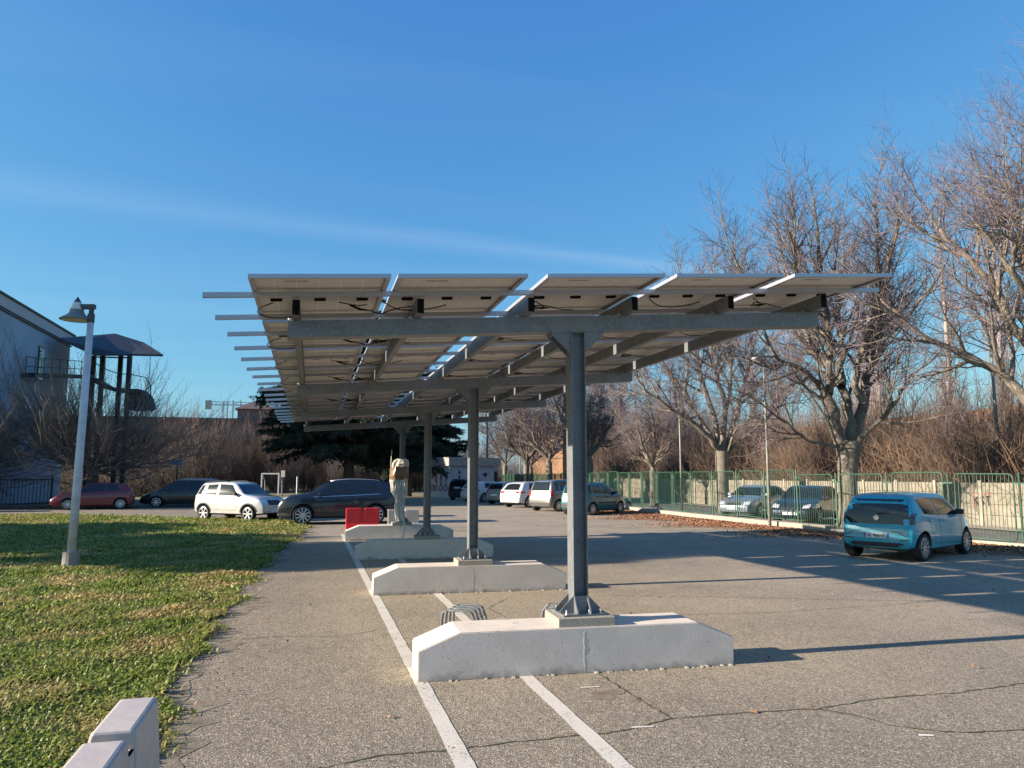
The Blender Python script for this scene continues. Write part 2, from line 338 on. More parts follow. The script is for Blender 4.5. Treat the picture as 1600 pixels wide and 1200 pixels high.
# ------------------------------------------------------------------ ground
sheet('ground', [(-1500, -300), (1500, -300), (1500, 2500), (-1500, 2500)], -0.012, M_FIELD)
def lawn_edge(y):           # x of the ragged border between lawn and asphalt
    pts = [(-30, -0.95), (5.4, -0.95), (8, -1.1), (11, -1.05), (15, -0.92), (19, -0.75), (24, -0.3), (28, -0.1), (30, -0.35), (32.7, -1.13)]
    return np.interp(y, [p[0] for p in pts], [p[1] for p in pts]) + 0.07*np.sin(y*2.3) + 0.05*np.sin(y*5.9+1)
def lawn_far(x):            # y of the far border of the lawn
    return np.interp(x, [-45, -14.3, -4.9, -1.13, 0], [62, 41.6, 35.2, 32.9, 30])
lot = [(-0.6, -20), (60, -20)]
fenceline = [(6, 18.6), (14, 17.9), (16, 17.55), (17.75, 17.15), (19.5, 16.75), (21.2, 16.42), (24, 16.22), (30, 16.15), (36, 16.35), (44, 16.9), (56, 17.8), (80, 20.0)]
def fx(y): return float(np.interp(y, [p[0] for p in fenceline], [p[1] for p in fenceline]))
# car park asphalt, the access road on the left included
sheet('parking_lot', [(-120, -30), (19.9, -30), (18.6, 6)] + [(x-0.02, y) for y, x in fenceline[1:]] + [(20, 84), (10, 66), (3, 66), (0, 60), (-5, 54), (-10, 50.4), (-45, 56), (-120, 90)], 0.0, M_ASPH)
ys = np.linspace(-30, 32.9, 180)
edge = [(float(lawn_edge(y)), float(y)) for y in ys]
far = [(float(x), float(lawn_far(x))) for x in np.linspace(-1.2, -45, 60)]
sheet('lawn', [(-60, -30)] + edge + far + [(-60, 62)], 0.006, M_SOIL)
# street beyond the fence
sheet('street', [(60, -30), (60, -29.9), (23.3, -29.9), (23.3, 26), (23.2, 40), (24.5, 56), (28, 84), (20.6, 84), (18.3, 56), (17.3, 44), (16.8, 36), (16.6, 30), (16.7, 24), (17.2, 19), (18.4, 14), (19, 6), (20.3, -30)], -0.004, M_ROAD)

def strip(name, pts, w, z, m, jag=0.0, seed=1):
    rng = random.Random(seed); L = []; Rr = []
    for i, p in enumerate(pts):
        a = Vector(pts[max(i-1, 0)]); b = Vector(pts[min(i+1, len(pts)-1)]); d = (b-a).normalized(); nrm = Vector((-d.y, d.x)); p = Vector(p)
        w1 = (w(i) if callable(w) else w)/2
        L.append(p + nrm*(w1*(1+rng.uniform(-jag, jag)))); Rr.append(p - nrm*(w1*(1+rng.uniform(-jag, jag))))
    mb = MB(); n = len(pts); mb.add([(q.x, q.y, z) for q in L+Rr], [(i, n+i, n+i+1, i+1) for i in range(n-1)])
    o = mb.build(name, m, fix=False)
    if o.data.polygons[0].normal.z < 0: o.data.flip_normals()
    o['kind'] = 'structure'; return o
def dense(pts, step, wob=0.0, seed=3):
    rng = random.Random(seed); out = []
    for a, b in zip(pts[:-1], pts[1:]):
        a = Vector(a); b = Vector(b); n = max(1, int((b-a).length/step))
        for i in range(n): p = a.lerp(b, i/n); out.append((p.x+rng.uniform(-wob, wob), p.y+rng.uniform(-wob, wob)))
    out.append(tuple(pts[-1])); return out
strip('painted_line', dense([(0.985, 3.0), (0.985, 24.5)], 0.12), 0.125, 0.004, M_PAINT, 0.07, 4)
strip('painted_line', dense([(1.93, 3.0), (1.93, 24.5)], 0.12), 0.125, 0.004, M_PAINT, 0.07, 5)
strip('painted_line', dense([(11.65, 7.0), (11.75, 22.0)], 0.15), 0.12, 0.004, M_FADED, 0.15, 6)
strip('painted_line', dense([(-30, 44.5), (3, 39.6)], 0.3), 0.12, 0.004, M_FADED, 0.15, 6)
for k in range(9):
    y0 = 10.2 + k*2.9
    strip('painted_line', dense([(11.9, y0), (16.2-0.3, y0+2.0)], 0.25), 0.10, 0.004, M_FADED, 0.2, 20+k)
for (x, y) in ((2.28, 6.36), (2.28, 5.29), (2.32, 9.6), (2.3, 8.5), (1.55, 9.55)):
    strip('painted_tick', dense([(x, y), (x+0.17, y-0.01)], 0.04), 0.035, 0.004, M_PAINT, 0.3, 7)
cr = [[(2.6, 6.82), (2.61, 6.27), (2.63, 5.92), (2.66, 5.41), (3.03, 5.4), (3.34, 5.39), (3.87, 5.33), (4.02, 5.14), (4.15, 4.83), (4.48, 4.6), (4.98, 4.54), (6, 4.3)],
      [(2.66, 5.41), (2.41, 5.32), (2.12, 5.23), (1.84, 5.23), (1.37, 5.22), (0.93, 5.18), (0.51, 5.2), (0.0, 5.05)],
      [(3.87, 5.33), (4.5, 5.45), (5.3, 5.42), (7, 5.6)], [(2.2, 7.9), (2.5, 9.2), (2.4, 10.4), (2.9, 11.2)], [(2.5, 9.2), (4, 9.35), (6, 9.1), (9, 9.3)],
      [(4.2, 11.1), (6.5, 10.2), (9.5, 9.0), (12, 8.4)], [(-0.9, 9.1), (-0.3, 9.2), (0.3, 9.0), (0.9, 9.3)], [(5, 24), (8, 24.5), (11, 23.8)],
      [(-9, 41), (-7.5, 42.5), (-6.5, 45)]]
for i, c in enumerate(cr):
    strip('crack', dense(c, 0.05, 0.010 if i < 3 else 0.006, 30+i), (0.016 if i < 3 else 0.010), 0.0035, M_CRACK, 0.85, 40+i)
# rusty and damp stains on the asphalt, each a thin uneven sheet of its own colour
M_STAIN = mat('rust_stain', (0.16, 0.11, 0.075), 0.9, c2=(0.22, 0.185, 0.15), scale=9, detail=6)
M_DAMP = mat('damp_stain', (0.085, 0.08, 0.075), 0.8, c2=(0.20, 0.18, 0.155), scale=7, detail=6, mixpos=(0.35, 0.6))

def blotch(x, y, rx, ry, m, seed, name='stain', z=0.0022):
    r_ = random.Random(seed); n = 44; ph = [r_.uniform(0, 6.28) for _ in range(5)]; mb = MB(); pts = []
    for q in range(n):
        a = 2*math.pi*q/n; k_ = 1+.28*math.sin(2*a+ph[0])+.18*math.sin(3*a+ph[1])+.12*math.sin(5*a+ph[2])+r_.uniform(-.10, .10); pts.append((x+rx*k_*math.cos(a), y+ry*k_*math.sin(a), z))
    mb.add(pts+[(x, y, z)], [(q, (q+1) % n, n) for q in range(n)]); o = mb.build(name, m, fix=False); o['kind'] = 'structure'; return o
M_DIRT = mat('walkway_dirt', (0.17, 0.138, 0.10), 0.95, c2=(0.25, 0.205, 0.15), scale=5, detail=8, bump=0.5, bscale=30, c3=(0.09, 0.075, 0.052), scale3=2.5)
rd = random.Random(12)
strip('soil_edge', [(float(lawn_edge(y))+0.06, float(y)) for y in np.arange(2.5, 31, 0.11)], lambda i: 0.16+0.16*abs(math.sin(i*.13))+0.12*abs(math.sin(i*.047+1)), 0.003, M_DIRT, 0.75, 8)
blotch(2.42, 6.12, .14, .12, M_STAIN, 31)

# ------------------------------------------------------------------ kerb under the fence
def kerb(y0, y1, h, dx0, w):
    mb = MB(); yy = np.arange(y0, y1+0.01, 1.0); vs = []; fs = []
    for y in yy:
        x = fx(y)+dx0
        vs += [(x, y, -0.01), (x+w, y, -0.01), (x+w, y, h), (x+0.01, y, h)]
    n = len(yy)
    for i in range(n-1):
        for k in range(4): fs.append((i*4+k, i*4+(k+1) % 4, i*4+4+(k+1) % 4, i*4+4+k))
    fs += [(0, 1, 2, 3), (n*4-4, n*4-3, n*4-2, n*4-1)]
    mb.add(vs, fs); o = mb.build('kerb', M_KERB); o['kind'] = 'structure'; return o
kerb(21.4, 44.4, 0.2, -0.32, 0.5); kerb(9.4, 21.4, 0.09, -0.12, 0.3); kerb(44.4, 78.4, 0.18, -0.2, 0.4)

# ------------------------------------------------------------------ solar carport
SLOPE = 0.07
BEAMY = [7.1 + 5.0*k for k in range(4)]
cp = empty('solar_carport', (2.53, 14.6, 0), 0, 'long solar carport of galvanised steel, single row of columns under tilted solar panels', 'carport')
def P(o, parent=cp):         # parent keeping world coordinates (carport empty has a pure offset)
    o.parent = parent
    if parent is cp: o.location = Vector(o.location) - Vector(cp.location)
    return o
CX = 2.53; FW, HH = 0.18, 0.145
colproto = None
for k, y in enumerate(BEAMY):
    zt = 3.058 + SLOPE*CX
    mb = MB(); z0 = 0.505
    mb.box(CX-HH/2, CX-HH/2+0.009, y-FW/2, y+FW/2, z0, zt); mb.box(CX+HH/2-0.009, CX+HH/2, y-FW/2, y+FW/2, z0, zt)
    mb.box(CX-HH/2+0.009, CX+HH/2-0.009, y-0.004, y+0.004, z0, zt)
    c = P(mb.build('column', M_GALV))
    def sub(mb, name, m=M_GALV):
        o = mb.build(name, m, c); o.location = (0, 0, 0); return o
    b = MB(); b.box(CX-0.21, CX+0.21, y-0.19, y+0.19, 0.488, 0.505); sub(b, 'base_plate')
    for sx in (-1, 1):
        for sy in (-1, 1):
            g = MB(); yy = y + sy*(FW/2-0.012); x0 = CX+sx*HH/2
            g.prism([(x0, 0.505), (x0+sx*0.135, 0.505), (x0+sx*0.135, 0.53), (x0, 0.665)], yy-0.005, yy+0.005, 'xz'); sub(g, 'gusset')
            g = MB(); xx = CX + sx*(HH/2-0.006)
            g.prism([(y+sy*FW/2, 0.505), (y+sy*(FW/2+0.095), 0.505), (y+sy*(FW/2+0.095), 0.52), (y+sy*FW/2, 0.665)], xx-0.005, xx+0.005, 'yz'); sub(g, 'gusset')
    g = MB(); g.box(CX-HH/2+0.011, CX+HH/2-0.011, y-FW/2-0.004, y-FW/2+0.004, 0.506, 0.66); sub(g, 'stiffener')
    bb = MB()
    for sx in (-0.17, -0.055, 0.055, 0.17):
        for sy in (-0.155, 0.155): bb.lathe([(0.013, 0.505), (0.013, 0.522), (0.008, 0.522), (0.008, 0.545)], 6, (CX+sx, y+sy, 0))
    sub(bb, 'anchor_bolts', M_BOLT)['kind'] = 'stuff'
    for sx in (-1, 1):       # haunch gussets under the beam
        g = MB(); x0 = CX+sx*HH/2; z1 = 3.058+SLOPE*x0-0.012; x1 = x0+sx*0.20; z2 = 3.058+SLOPE*x1-0.012
        g.prism([(x0, z1-0.215), (x0, z1), (x1, z2), (x1, z2-0.018)], y-0.075, y-0.065, 'xz'); sub(g, 'haunch_gusset')
        g = MB(); g.prism([(x0, z1-0.215), (x0, z1), (x1, z2), (x1, z2-0.018)], y+0.065, y+0.075, 'xz'); sub(g, 'haunch_gusset')
    g = MB(); g.box(CX-0.28, CX+0.28, y-0.085, y+0.085, 3.058-0.013, 3.058-0.001, SLOPE); sub(g, 'top_plate')
    bb = MB()
    for t in (-0.24, -0.16, -0.10, 0.10, 0.16, 0.24):
        for sy in (-0.06, 0.06): bb.lathe([(0.011, 3.058+SLOPE*(CX+t)-0.034), (0.011, 3.058+SLOPE*(CX+t)-0.0135)], 6, (CX+t, y+sy, 0))
    sub(bb, 'top_bolts', M_BOLT)['kind'] = 'stuff'
    # beam: channel, web towards the photographer
    mb = MB(); x0, x1 = -0.25, 5.32
    mb.box(x0, x1, y-0.085, y-0.077, 3.058, 3.214, SLOPE); mb.box(x0, x1, y-0.077, y+0.085, 3.058, 3.068, SLOPE); mb.box(x0, x1, y-0.077, y+0.085, 3.204, 3.214, SLOPE)
    bm_ = P(mb.build('beam', M_GALV))
PURX = [-0.18, 0.92, 1.98, 3.05, 4.12, 5.23]
for x in PURX:
    zb = 3.2165+SLOPE*x; zt = zb+0.14; w = 0.065; y0, y1 = 6.80, 22.75
    mb = MB(); mb.box(x-w/2, x-w/2+0.004, y0, y1, zb, zt); mb.box(x-w/2+0.004, x+w/2, y0, y1, zb, zb+0.004); mb.box(x-w/2+0.004, x+w/2, y0, y1, zt-0.004, zt)
    mb.box(x+w/2-0.004, x+w/2, y0, y1, zb+0.004, zb+0.02); mb.box(x+w/2-0.004, x+w/2, y0, y1, zt-0.02, zt-0.004)
    pu = P(mb.build('purlin', M_GALV))
    e = MB(); e.box(x-w/2+0.005, x+w/2-0.001, y0-0.006, y0+0.03, zb+0.004, zt-0.004); eo = e.build('end_shade_plug', M_BLACK, pu)  # black box put in for the shade inside the open purlin end
    bb = MB()
    for y in BEAMY:
        for s in (-1, 1):
            bb.box(x-w/2-0.05, x-w/2-0.0005, y-0.05, y+0.05, zb+0.001, zb+0.007); bb.lathe([(0.012, zb+0.007), (0.012, zb+0.025)], 6, (x-w/2-0.028, y-0.03, 0)); break
    bo = bb.build('cleats', M_BOLT, pu); bo['kind'] = 'stuff'
ROWY = [6.22 + 1.83*k for k in range(9)]
for k, ry in enumerate(ROWY):
    for dy in (0.48, 1.42):
        rnd = random.Random(k*7+int(dy*10)); xa = -0.92+rnd.uniform(-0.03, 0.03)
        mb = MB(); mb.box(xa, 5.86+rnd.uniform(-0.02, 0.02), ry+dy-0.02, ry+dy+0.02, 3.358, 3.402, SLOPE)
        r = P(mb.build('rail', M_ALU))
        if abs(xa) > 0:
            s = MB(); s.box(2.45, 2.85, ry+dy-0.024, ry+dy+0.024, 3.3565, 3.4035, SLOPE); s.build('splice_sleeve', M_ALU, r)
# one solar panel with its parts, then copies
PW, PL = 1.134, 1.722
def backsheet_mat():
    m = bpy.data.materials.new('panel_backsheet'); m.use_nodes = True; t = m.node_tree; b = t.nodes['Principled BSDF']
    tcn = t.nodes.new('ShaderNodeTexCoord'); s = t.nodes.new('ShaderNodeSeparateXYZ'); t.links.new(tcn.outputs['Object'], s.inputs[0])
    def line(sock, pitch, w):
        a = t.nodes.new('ShaderNodeMath'); a.operation = 'PINGPONG'; a.inputs[1].default_value = pitch/2; t.links.new(sock, a.inputs[0])
        c = t.nodes.new('ShaderNodeMath'); c.operation = 'LESS_THAN'; c.inputs[1].default_value = w; t.links.new(a.outputs[0], c.inputs[0]); return c.outputs[0]
    mx_ = t.nodes.new('ShaderNodeMath'); mx_.operation = 'MAXIMUM'; t.links.new(line(s.outputs[0], 0.183, 0.0035), mx_.inputs[0]); t.links.new(line(s.outputs[1], 0.0925, 0.0015), mx_.inputs[1])
    x = t.nodes.new('ShaderNodeMixRGB'); x.inputs[1].default_value = (0.58, 0.56, 0.54, 1); x.inputs[2].default_value = (0.78, 0.76, 0.74, 1)
    t.links.new(mx_.outputs[0], x.inputs[0]); t.links.new(x.outputs[0], b.inputs['Base Color']); b.inputs['Roughness'].default_value = 0.55
    return m
M_BACK = backsheet_mat()
def sb(mb, *a): mb.box(*a, SLOPE)
pb = MB(); pb.box(0.012, PW-0.012, 0.012, PL-0.012, 0.027, 0.0295, SLOPE)
panel0 = pb.build('solar_panel', M_BACK)
g = MB(); g.box(0.012, PW-0.012, 0.012, PL-0.012, 0.0305, 0.033, SLOPE); g.build('cell_glass', M_CELL, panel0)
fr = MB()
for a in ((0, 0.011, 0, PL), (PW-0.011, PW, 0, PL), (0.011, PW-0.011, 0, 0.011), (0.011, PW-0.011, PL-0.011, PL)): fr.box(*a, 0, 0.034, SLOPE)
for a in ((0.011, 0.038, 0.011, PL-0.011), (PW-0.038, PW-0.011, 0.011, PL-0.011), (0.038, PW-0.038, 0.011, 0.030), (0.038, PW-0.038, PL-0.030, PL-0.011)): fr.box(*a, 0, 0.002, SLOPE)
fr.build('frame', M_FRAME, panel0)
for jx in (0.18, 0.565, 0.95):
    j = MB(); j.box(jx-0.052, jx+0.052, 0.845, 0.885, 0.004, 0.0265, SLOPE); j.build('junction_box', M_BLACK, panel0, bevel=0.004)
lb = MB(); lb.box(0.27, 0.46, 0.20, 0.235, 0.0255, 0.0268, SLOPE); lb.build('rating_label', M_LABEL, panel0)
COLX = [-0.54, 0.65, 1.965, 3.22, 4.475]
first = True
for k, ry in enumerate(ROWY):
    for i, cx in enumerate(COLX):
        o = panel0 if first else copy_tree(panel0); first = False
        o.parent = cp; o.location = Vector((cx, ry, 3.405 + SLOPE*cx)) - Vector(cp.location)
# cables hanging under the panels: one per panel column per row, coiled ends
rng = random.Random(5)
def cable_pts(x, y, kind):
    z = 3.385+SLOPE*x; pts = []
    if kind == 0:      # loop under the left edge panel
        pts = [(x-0.03, y, z+0.01), (x-0.16, y+0.02, z-0.04), (x-0.18, y+0.15, z-0.07), (x-0.05, y+0.28, z-0.08), (x+0.12, y+0.36, z-0.05), (x+0.2, y+0.38, z-0.01)]
    elif kind == 1:    # coil
        c = Vector((x+0.10, y+0.12, z-0.03)); pts = [(x, y, z+0.01)]
        for q in range(15): a = q*0.85; pts.append((c.x+0.085*math.cos(a)+q*0.004, c.y+0.05*math.sin(a), c.z-0.012*math.sin(a*0.5)))
        pts.append((c.x+0.3, c.y+0.1, z-0.02)); pts.append((c.x+0.42, c.y+0.16, z))
    else:
        pts = [(x, y, z+0.01), (x+0.12, y+0.03, z-0.05), (x+0.3, y+0.02, z-0.06), (x+0.48, y-0.03, z-0.03), (x+0.6, y-0.01, z+0.01)]
    return [(px+rng.uniform(-.012, .012), py+rng.uniform(-.012, .012), pz) for px, py, pz in pts]
def smooth_pts(p, n=3):
    p = [Vector(q) for q in p]
    for _ in range(n-1):
        o = [p[0]]
        for a, b in zip(p[:-1], p[1:]): o += [a.lerp(b, 0.25), a.lerp(b, 0.75)]
        o.append(p[-1]); p = o
    return p
for k, ry in enumerate(ROWY[:7]):
    for i, cx in enumerate(COLX):
        kind = 0 if i == 0 else (1 if (i+k) % 2 == 0 or i in (2,) else 2)
        if i == 0: x = cx+0.18
        else: x = cx-0.05 if i == 1 else cx+0.1
        mb = MB(); mb.tube(smooth_pts(cable_pts(x, ry+0.86, kind), 3), 0.0055, 5); P(mb.build('cable', M_BLACK, smooth=True))
    if k < 6:          # straight connector pairs near the joint of panels one and two
        x = 0.30; y = ry+0.90; z = 3.375+SLOPE*x
        mb = MB(); mb.tube(smooth_pts([(x-0.1, y, z+0.02), (x+0.06, y+0.02, z), (x+0.16, y, z+0.01)], 2), 0.006, 5); mb.tube([(x, y, z), (x+0.10, y+0.12, z-0.01), (x+0.19, y+0.2, z)], [0.011, 0.012, 0.006], 6)
        mb.tube(smooth_pts([(x+0.19, y+0.2, z), (x+0.3, y+0.22, z-0.03), (x+0.36, y+0.1, z-0.02), (x+0.5, y, z+0.01), (x+0.62, y-0.03, z+0.015)], 3), 0.0055, 5)
        P(mb.build('cable', M_BLACK, smooth=True))

# ------------------------------------------------------------------ concrete ballast blocks
TAU = -0.0447
blk_labels = ['nearest and largest looking pale concrete ballast block with chamfered ends, under the front column',
              'pale concrete ballast block under the second column, with a tissue lying at its foot',
              'grey concrete ballast block in shadow under the third column',
              'farthest concrete ballast block, under the column wrapped in white sheet, red barrier beside it']
def block_mesh():
    L, W, H1, H2, c = 3.034, 0.5565, 0.263, 0.408, 0.366
    mb = MB(); prof = [(0, -0.005), (L, -0.005), (L, H1), (L-c, H2), (c, H2), (0, H1)]
    mb.prism(prof, 0, W, 'xz'); me = mb.build('block', M_CONC)
    bm = bmesh.new(); bm.from_mesh(me.data)
    bmesh.ops.bevel(bm, geom=[e for e in bm.edges], offset=0.008, segments=2, affect='EDGES')
    bmesh.ops.recalc_face_normals(bm, faces=bm.faces); bm.to_mesh(me.data); bm.free(); return me
for k in range(4):
    o = empty('ballast_block', (0.954, 6.88+5.007*k, 0), TAU, blk_labels[k], 'concrete block', 'ballast blocks under the carport columns')
    if k == 0: b0 = block_mesh(); b0.parent = o; b0.name = 'block'
    else: inst(b0, 'block', o)
    # joint line, chips
    j = MB(); rngj = random.Random(k); x = 1.53; z = 0.02
    pts = []
    while z < 0.40: pts.append((x+rngj.uniform(-0.006, 0.006), 0.0015, z)); z += 0.035
    j.tube(pts, [0.0022+rngj.uniform(0, 0.0018) for _ in pts], 5); j.build('mortar_joint', M_CONC, o)
    ch = MB()
    for q in range(26):
        xx = rngj.uniform(0.05, 3.0); s = rngj.uniform(0.008, 0.03)
        ch.lathe([(s, 0), (s*0.6, s*0.5)], 5, (xx, -0.006-rngj.uniform(0, .02), 0.0))
    cho = ch.build('crumbs', M_PAD, o); cho['kind'] = 'stuff'
    # rough pad under the column
    pd = MB(); lx = (2.53-0.954); ly = 7.1+5*k-(6.88+5.007*k)+0.07
    pd.box(lx-0.28, lx+0.27, ly-0.265, ly+0.25, 0.405, 0.488); pdo = pd.build('column_pad', M_PAD, o, bevel=0.006)
    if k == 3:
        f = MB(); f.box(0.15, 2.6, -0.03, 0.58, -0.004, 0.05); f.build('footing', M_KERB, o)

# wrapped cabinet tied to the last column, conduits
wr = empty('wrapped_cabinet', (2.45, 21.93, 0), 0, 'electrical box on the rear column wrapped in white sheet and brown tape', 'wrapped box')
def blob(mb, secs, n=18, seed=1, rough=0.02):
    r_ = random.Random(seed); vs = []; fs = []
    for (z, rx, ry, ox) in secs:
        for q in range(n):
            a = 2*math.pi*q/n; k_ = 1+rough*8*math.sin(a*5+seed+z*2)*0.35+r_.uniform(-rough, rough)*2
            vs.append((ox+rx*math.copysign(abs(math.cos(a))**0.7, math.cos(a))*k_, ry*math.copysign(abs(math.sin(a))**0.7, math.sin(a))*k_, z))
    m_ = len(secs)
    for i in range(m_-1):
        for q in range(n): fs.append((i*n+q, i*n+(q+1) % n, (i+1)*n+(q+1) % n, (i+1)*n+q))
    fs += [tuple(range(n))[::-1], tuple((m_-1)*n+q for q in range(n))]
    mb.add(vs, fs)
b = MB(); blob(b, [(0.52, .12, .12, .02), (0.75, .13, .14, 0), (0.95, .15, .15, 0), (1.12, .13, .15, 0.03), (1.2, .17, .17, 0.03), (1.35, .24, .2, 0), (1.6, .25, .2, -.02), (1.76, .27, .21, -0.02)], 22, 3, 0.055)
b.build('lower_wrap', M_WRAPW, wr, smooth=False)
b = MB(); blob(b, [(1.70, .285, .235, -0.02), (1.8, .30, .25, -.02), (1.95, .29, .25, -.01), (2.07, .28, .23, -.01)], 22, 8, 0.02); b.build('tape_band', M_WRAPB, wr)
b = MB(); blob(b, [(2.05, .26, .21, 0), (2.15, .255, .21, .01), (2.24, .22, .17, .02), (2.3, .12, .1, .04)], 22, 5, 0.05); b.build('upper_wrap', M_WRAPW, wr)
for dx in (0.0, 0.05):
    b = MB(); b.tube(smooth_pts([(0.02+dx, -0.2, 0.95), (0.06+dx, -0.28, 0.7), (0.12+dx, -0.35, 0.35), (0.05+dx, -0.5, 0.1), (-0.05+dx, -0.62, 0.01)], 3), 0.018, 7); b.build('conduit', M_PIPE, wr, smooth=True)
b = MB(); b.tube([(-0.33, -0.02, 1.62), (-0.28, 0, 2.55)], 0.012, 6); b.build('rod', M_WRAPW, wr); wr.scale = (.88, .88, 1)

# ------------------------------------------------------------------ plastic barriers
def barrier(name, loc, rz, m, label, L=1.0, H=0.8, group=None, notch=True):
    o = empty(name, loc, rz, label, 'barrier', group)
    # cross section across x, run along y
    sec = [(-0.22, 0), (0.22, 0), (0.22, 0.10), (0.12, 0.30), (0.085, H-0.02), (0.075, H), (-0.075, H), (-0.085, H-0.02), (-0.12, 0.30), (-0.22, 0.10)]
    mb = MB()
    if notch:
        mb.prism([(x, z) for x, z in sec], 0, 0, 'xz'); mb = MB()
        def seg(y0, y1, top):
            s2 = [(x if z < H-0.1 else x, min(z, top)) for x, z in sec]
            vs = [(x, y0, z) for x, z in s2]+[(x, y1, z) for x, z in s2]; n = len(s2)
            mb.add(vs, [tuple(range(n)), tuple(range(n, 2*n))[::-1]]+[(i, (i+1) % n, (i+1) % n+n, i+n) for i in range(n)])
        seg(0, L*0.44, H); seg(L*0.442, L*0.548, H-0.07); seg(L*0.55, L, H)
    else:
        vs = [(x, 0, z) for x, z in sec]+[(x, L, z) for x, z in sec]; n = len(sec)
        mb.add(vs, [tuple(range(n)), tuple(range(n, 2*n))[::-1]]+[(i, (i+1) % n, (i+1) % n+n, i+n) for i in range(n)])
    mb.build('shell', m, o, bevel=0.012)
    c = MB(); c.lathe([(0.035, H-0.072), (0.035, H-0.05), (0.025, H-0.045)], 12, (0, L*0.49, 0)); c.build('filler_cap', m, o)
    return o
barrier('plastic_barrier', (-0.73, 2.85, 0), 0, M_WPLAST, 'white plastic barrier at the lawn edge in the bottom left corner', 1.05, 0.8, 'traffic barriers')
barrier('plastic_barrier', (2.15, 25.05, 0), R(90), M_RPLAST, 'bright red plastic barrier standing behind the farthest ballast block', 1.05, 0.78, 'traffic barriers')
barrier('plastic_barrier', (3.42, 25.0, 0), R(90), M_WPLAST, 'white plastic barrier right of the red one, behind the wrapped column', 1.0, 0.72, 'traffic barriers')

# ------------------------------------------------------------------ bicycle racks
def rack(loc, rz, label, n=4):
    o = empty('bicycle_rack', loc, rz, label, 'bicycle rack', 'bicycle racks behind the front block')
    for k in range(n):
        for d in (0, 0.035):
            y = k*0.13+d; w = 0.34
            pts = smooth_pts([(0, y, 0), (0, y, 0.40), (w*0.12, y, 0.44), (w*0.85, y, 0.44), (w, y, 0.40), (w+0.10, y, 0.0)], 3)
            mb = MB(); mb.tube(pts, 0.008, 6); mb.build('hoop', M_GALV, o, smooth=True)
    mb = MB(); mb.bar((0, -0.1, 0.012), (0, n*0.13+0.1, 0.012), 0.03, 0.02); mb.bar((0.44, -0.1, 0.012), (0.44, n*0.13+0.1, 0.012), 0.03, 0.02); mb.build('base_bar', M_GALV, o)
    return o
rack((1.32, 7.85, 0), R(-28), 'bent steel bicycle rack behind the left end of the front ballast block')
rack((2.36, 7.75, 0), R(-24), 'bicycle rack mostly hidden behind the foot of the front column', 3)

# ------------------------------------------------------------------ street lamps and poles
o = empty('street_lamp', (-4.59, 17.11, 0), 0, 'white street lamp with conical grey shade standing on the lawn', 'street lamp')
mb = MB(); mb.lathe([(0.16, -0.02), (0.155, 0.28), (0.15, 0.30)], 16); mb.build('concrete_foot', M_PAD, o)
dx, dy = 0.07, -0.02
mb = MB(); mb.tube([(0, 0, 0.28), (0.02, 0, 1.6), (dx, dy, 4.98)], [0.083, 0.08, 0.064], 16); mb.build('pole', M_LAMPW, o, smooth=True)
mb = MB(); mb.lathe([(0.071, 4.95), (0.071, 5.13)], 14, (dx, dy, 0)); mb.lathe([(0.05, 5.13), (0.05, 5.30)], 12, (dx, dy, 0)); mb.build('pole_top', M_LAMPD, o)
ax = Vector((-math.cos(YAW), math.sin(YAW), 0))     # the arm reaches to the left
c = Vector((dx, dy, 0)) + ax*0.30
mb = MB(); mb.bar(Vector((dx, dy, 5.285))-ax*0.07, Vector((dx, dy, 5.285))+ax*0.22, 0.10, 0.10); mb.build('arm', M_LAMPD, o, bevel=0.01)
mb = MB(); mb.lathe([(0.125, 5.22), (0.145, 5.15), (0.19, 5.10), (0.29, 5.035), (0.315, 5.02), (0.315, 5.005), (0.28, 5.005)], 28, c, cap=True); mb.build('shade', M_LAMPG, o, smooth=False)
mb = MB(); mb.lathe([(0.13, 5.222), (0.075, 5.375)], 24, c); mb.build('neck', M_OPAL, o)
mb = MB(); mb.lathe([(0.077, 5.376), (0.003, 5.50)], 24, c); mb.build('finial', M_LAMPD, o)
mb = MB(); mb.lathe([(0.27, 5.0), (0.18, 4.985), (0.02, 4.975)], 24, c); mb.build('diffuser', M_OPAL, o)

def cobra(loc, H, label, ang, r=0.055, head=True):
    o = empty('street_lamp', loc, 0, label, 'street lamp')
    mb = MB(); mb.tube([(0, 0, 0), (0.01, 0, H*0.5), (0, 0, H)], [r, r*0.8, r*0.62], 10); mb.build('pole', M_POLE, o, smooth=True)
    d = Vector((math.cos(ang), math.sin(ang), 0))
    if head:
        mb = MB(); mb.bar(d*-0.16+Vector((0, 0, H+0.06)), d*0.10+Vector((0, 0, H+0.06)), 0.2, 0.16); mb.build('gear_box', M_LAMPD, o, bevel=0.02)
        mb = MB(); mb.bar(d*0.10+Vector((0, 0, H+0.10)), d*0.46+Vector((0, 0, H+0.13)), 0.26, 0.09); mb.build('hood', M_LAMPW, o, bevel=0.03)
        mb = MB(); mb.bar(d*0.10+Vector((0, 0, H+0.03)), d*0.42+Vector((0, 0, H+0.05)), 0.2, 0.07); mb.build('bowl', M_OPAL, o, bevel=0.03)
    else:
        mb = MB(); mb.bar(Vector((0, 0, H)), d*0.9+Vector((0, 0, H+0.12)), 0.05, 0.04); mb.build('arm', M_POLE, o)
    return o
cobra((15.62, 23.75, 0.0), 5.85, 'slim grey street lamp with a boxy head, at the kerb beside the green fence', math.pi+0.2)
cobra((17.1, 33.2, 0), 6.35, 'thin pole with a short bare arm behind the green fence, near the second tree', 0.4, 0.05, False)
cobra((27.0, 24.8, 0), 8.6, 'tall grey pole beyond the concrete wall at the right edge', 0.0, 0.08, False)
cobra((15.2, 66.5, 0), 7.6, 'white far lamp post next to the graffiti hut', 2.6, 0.12)
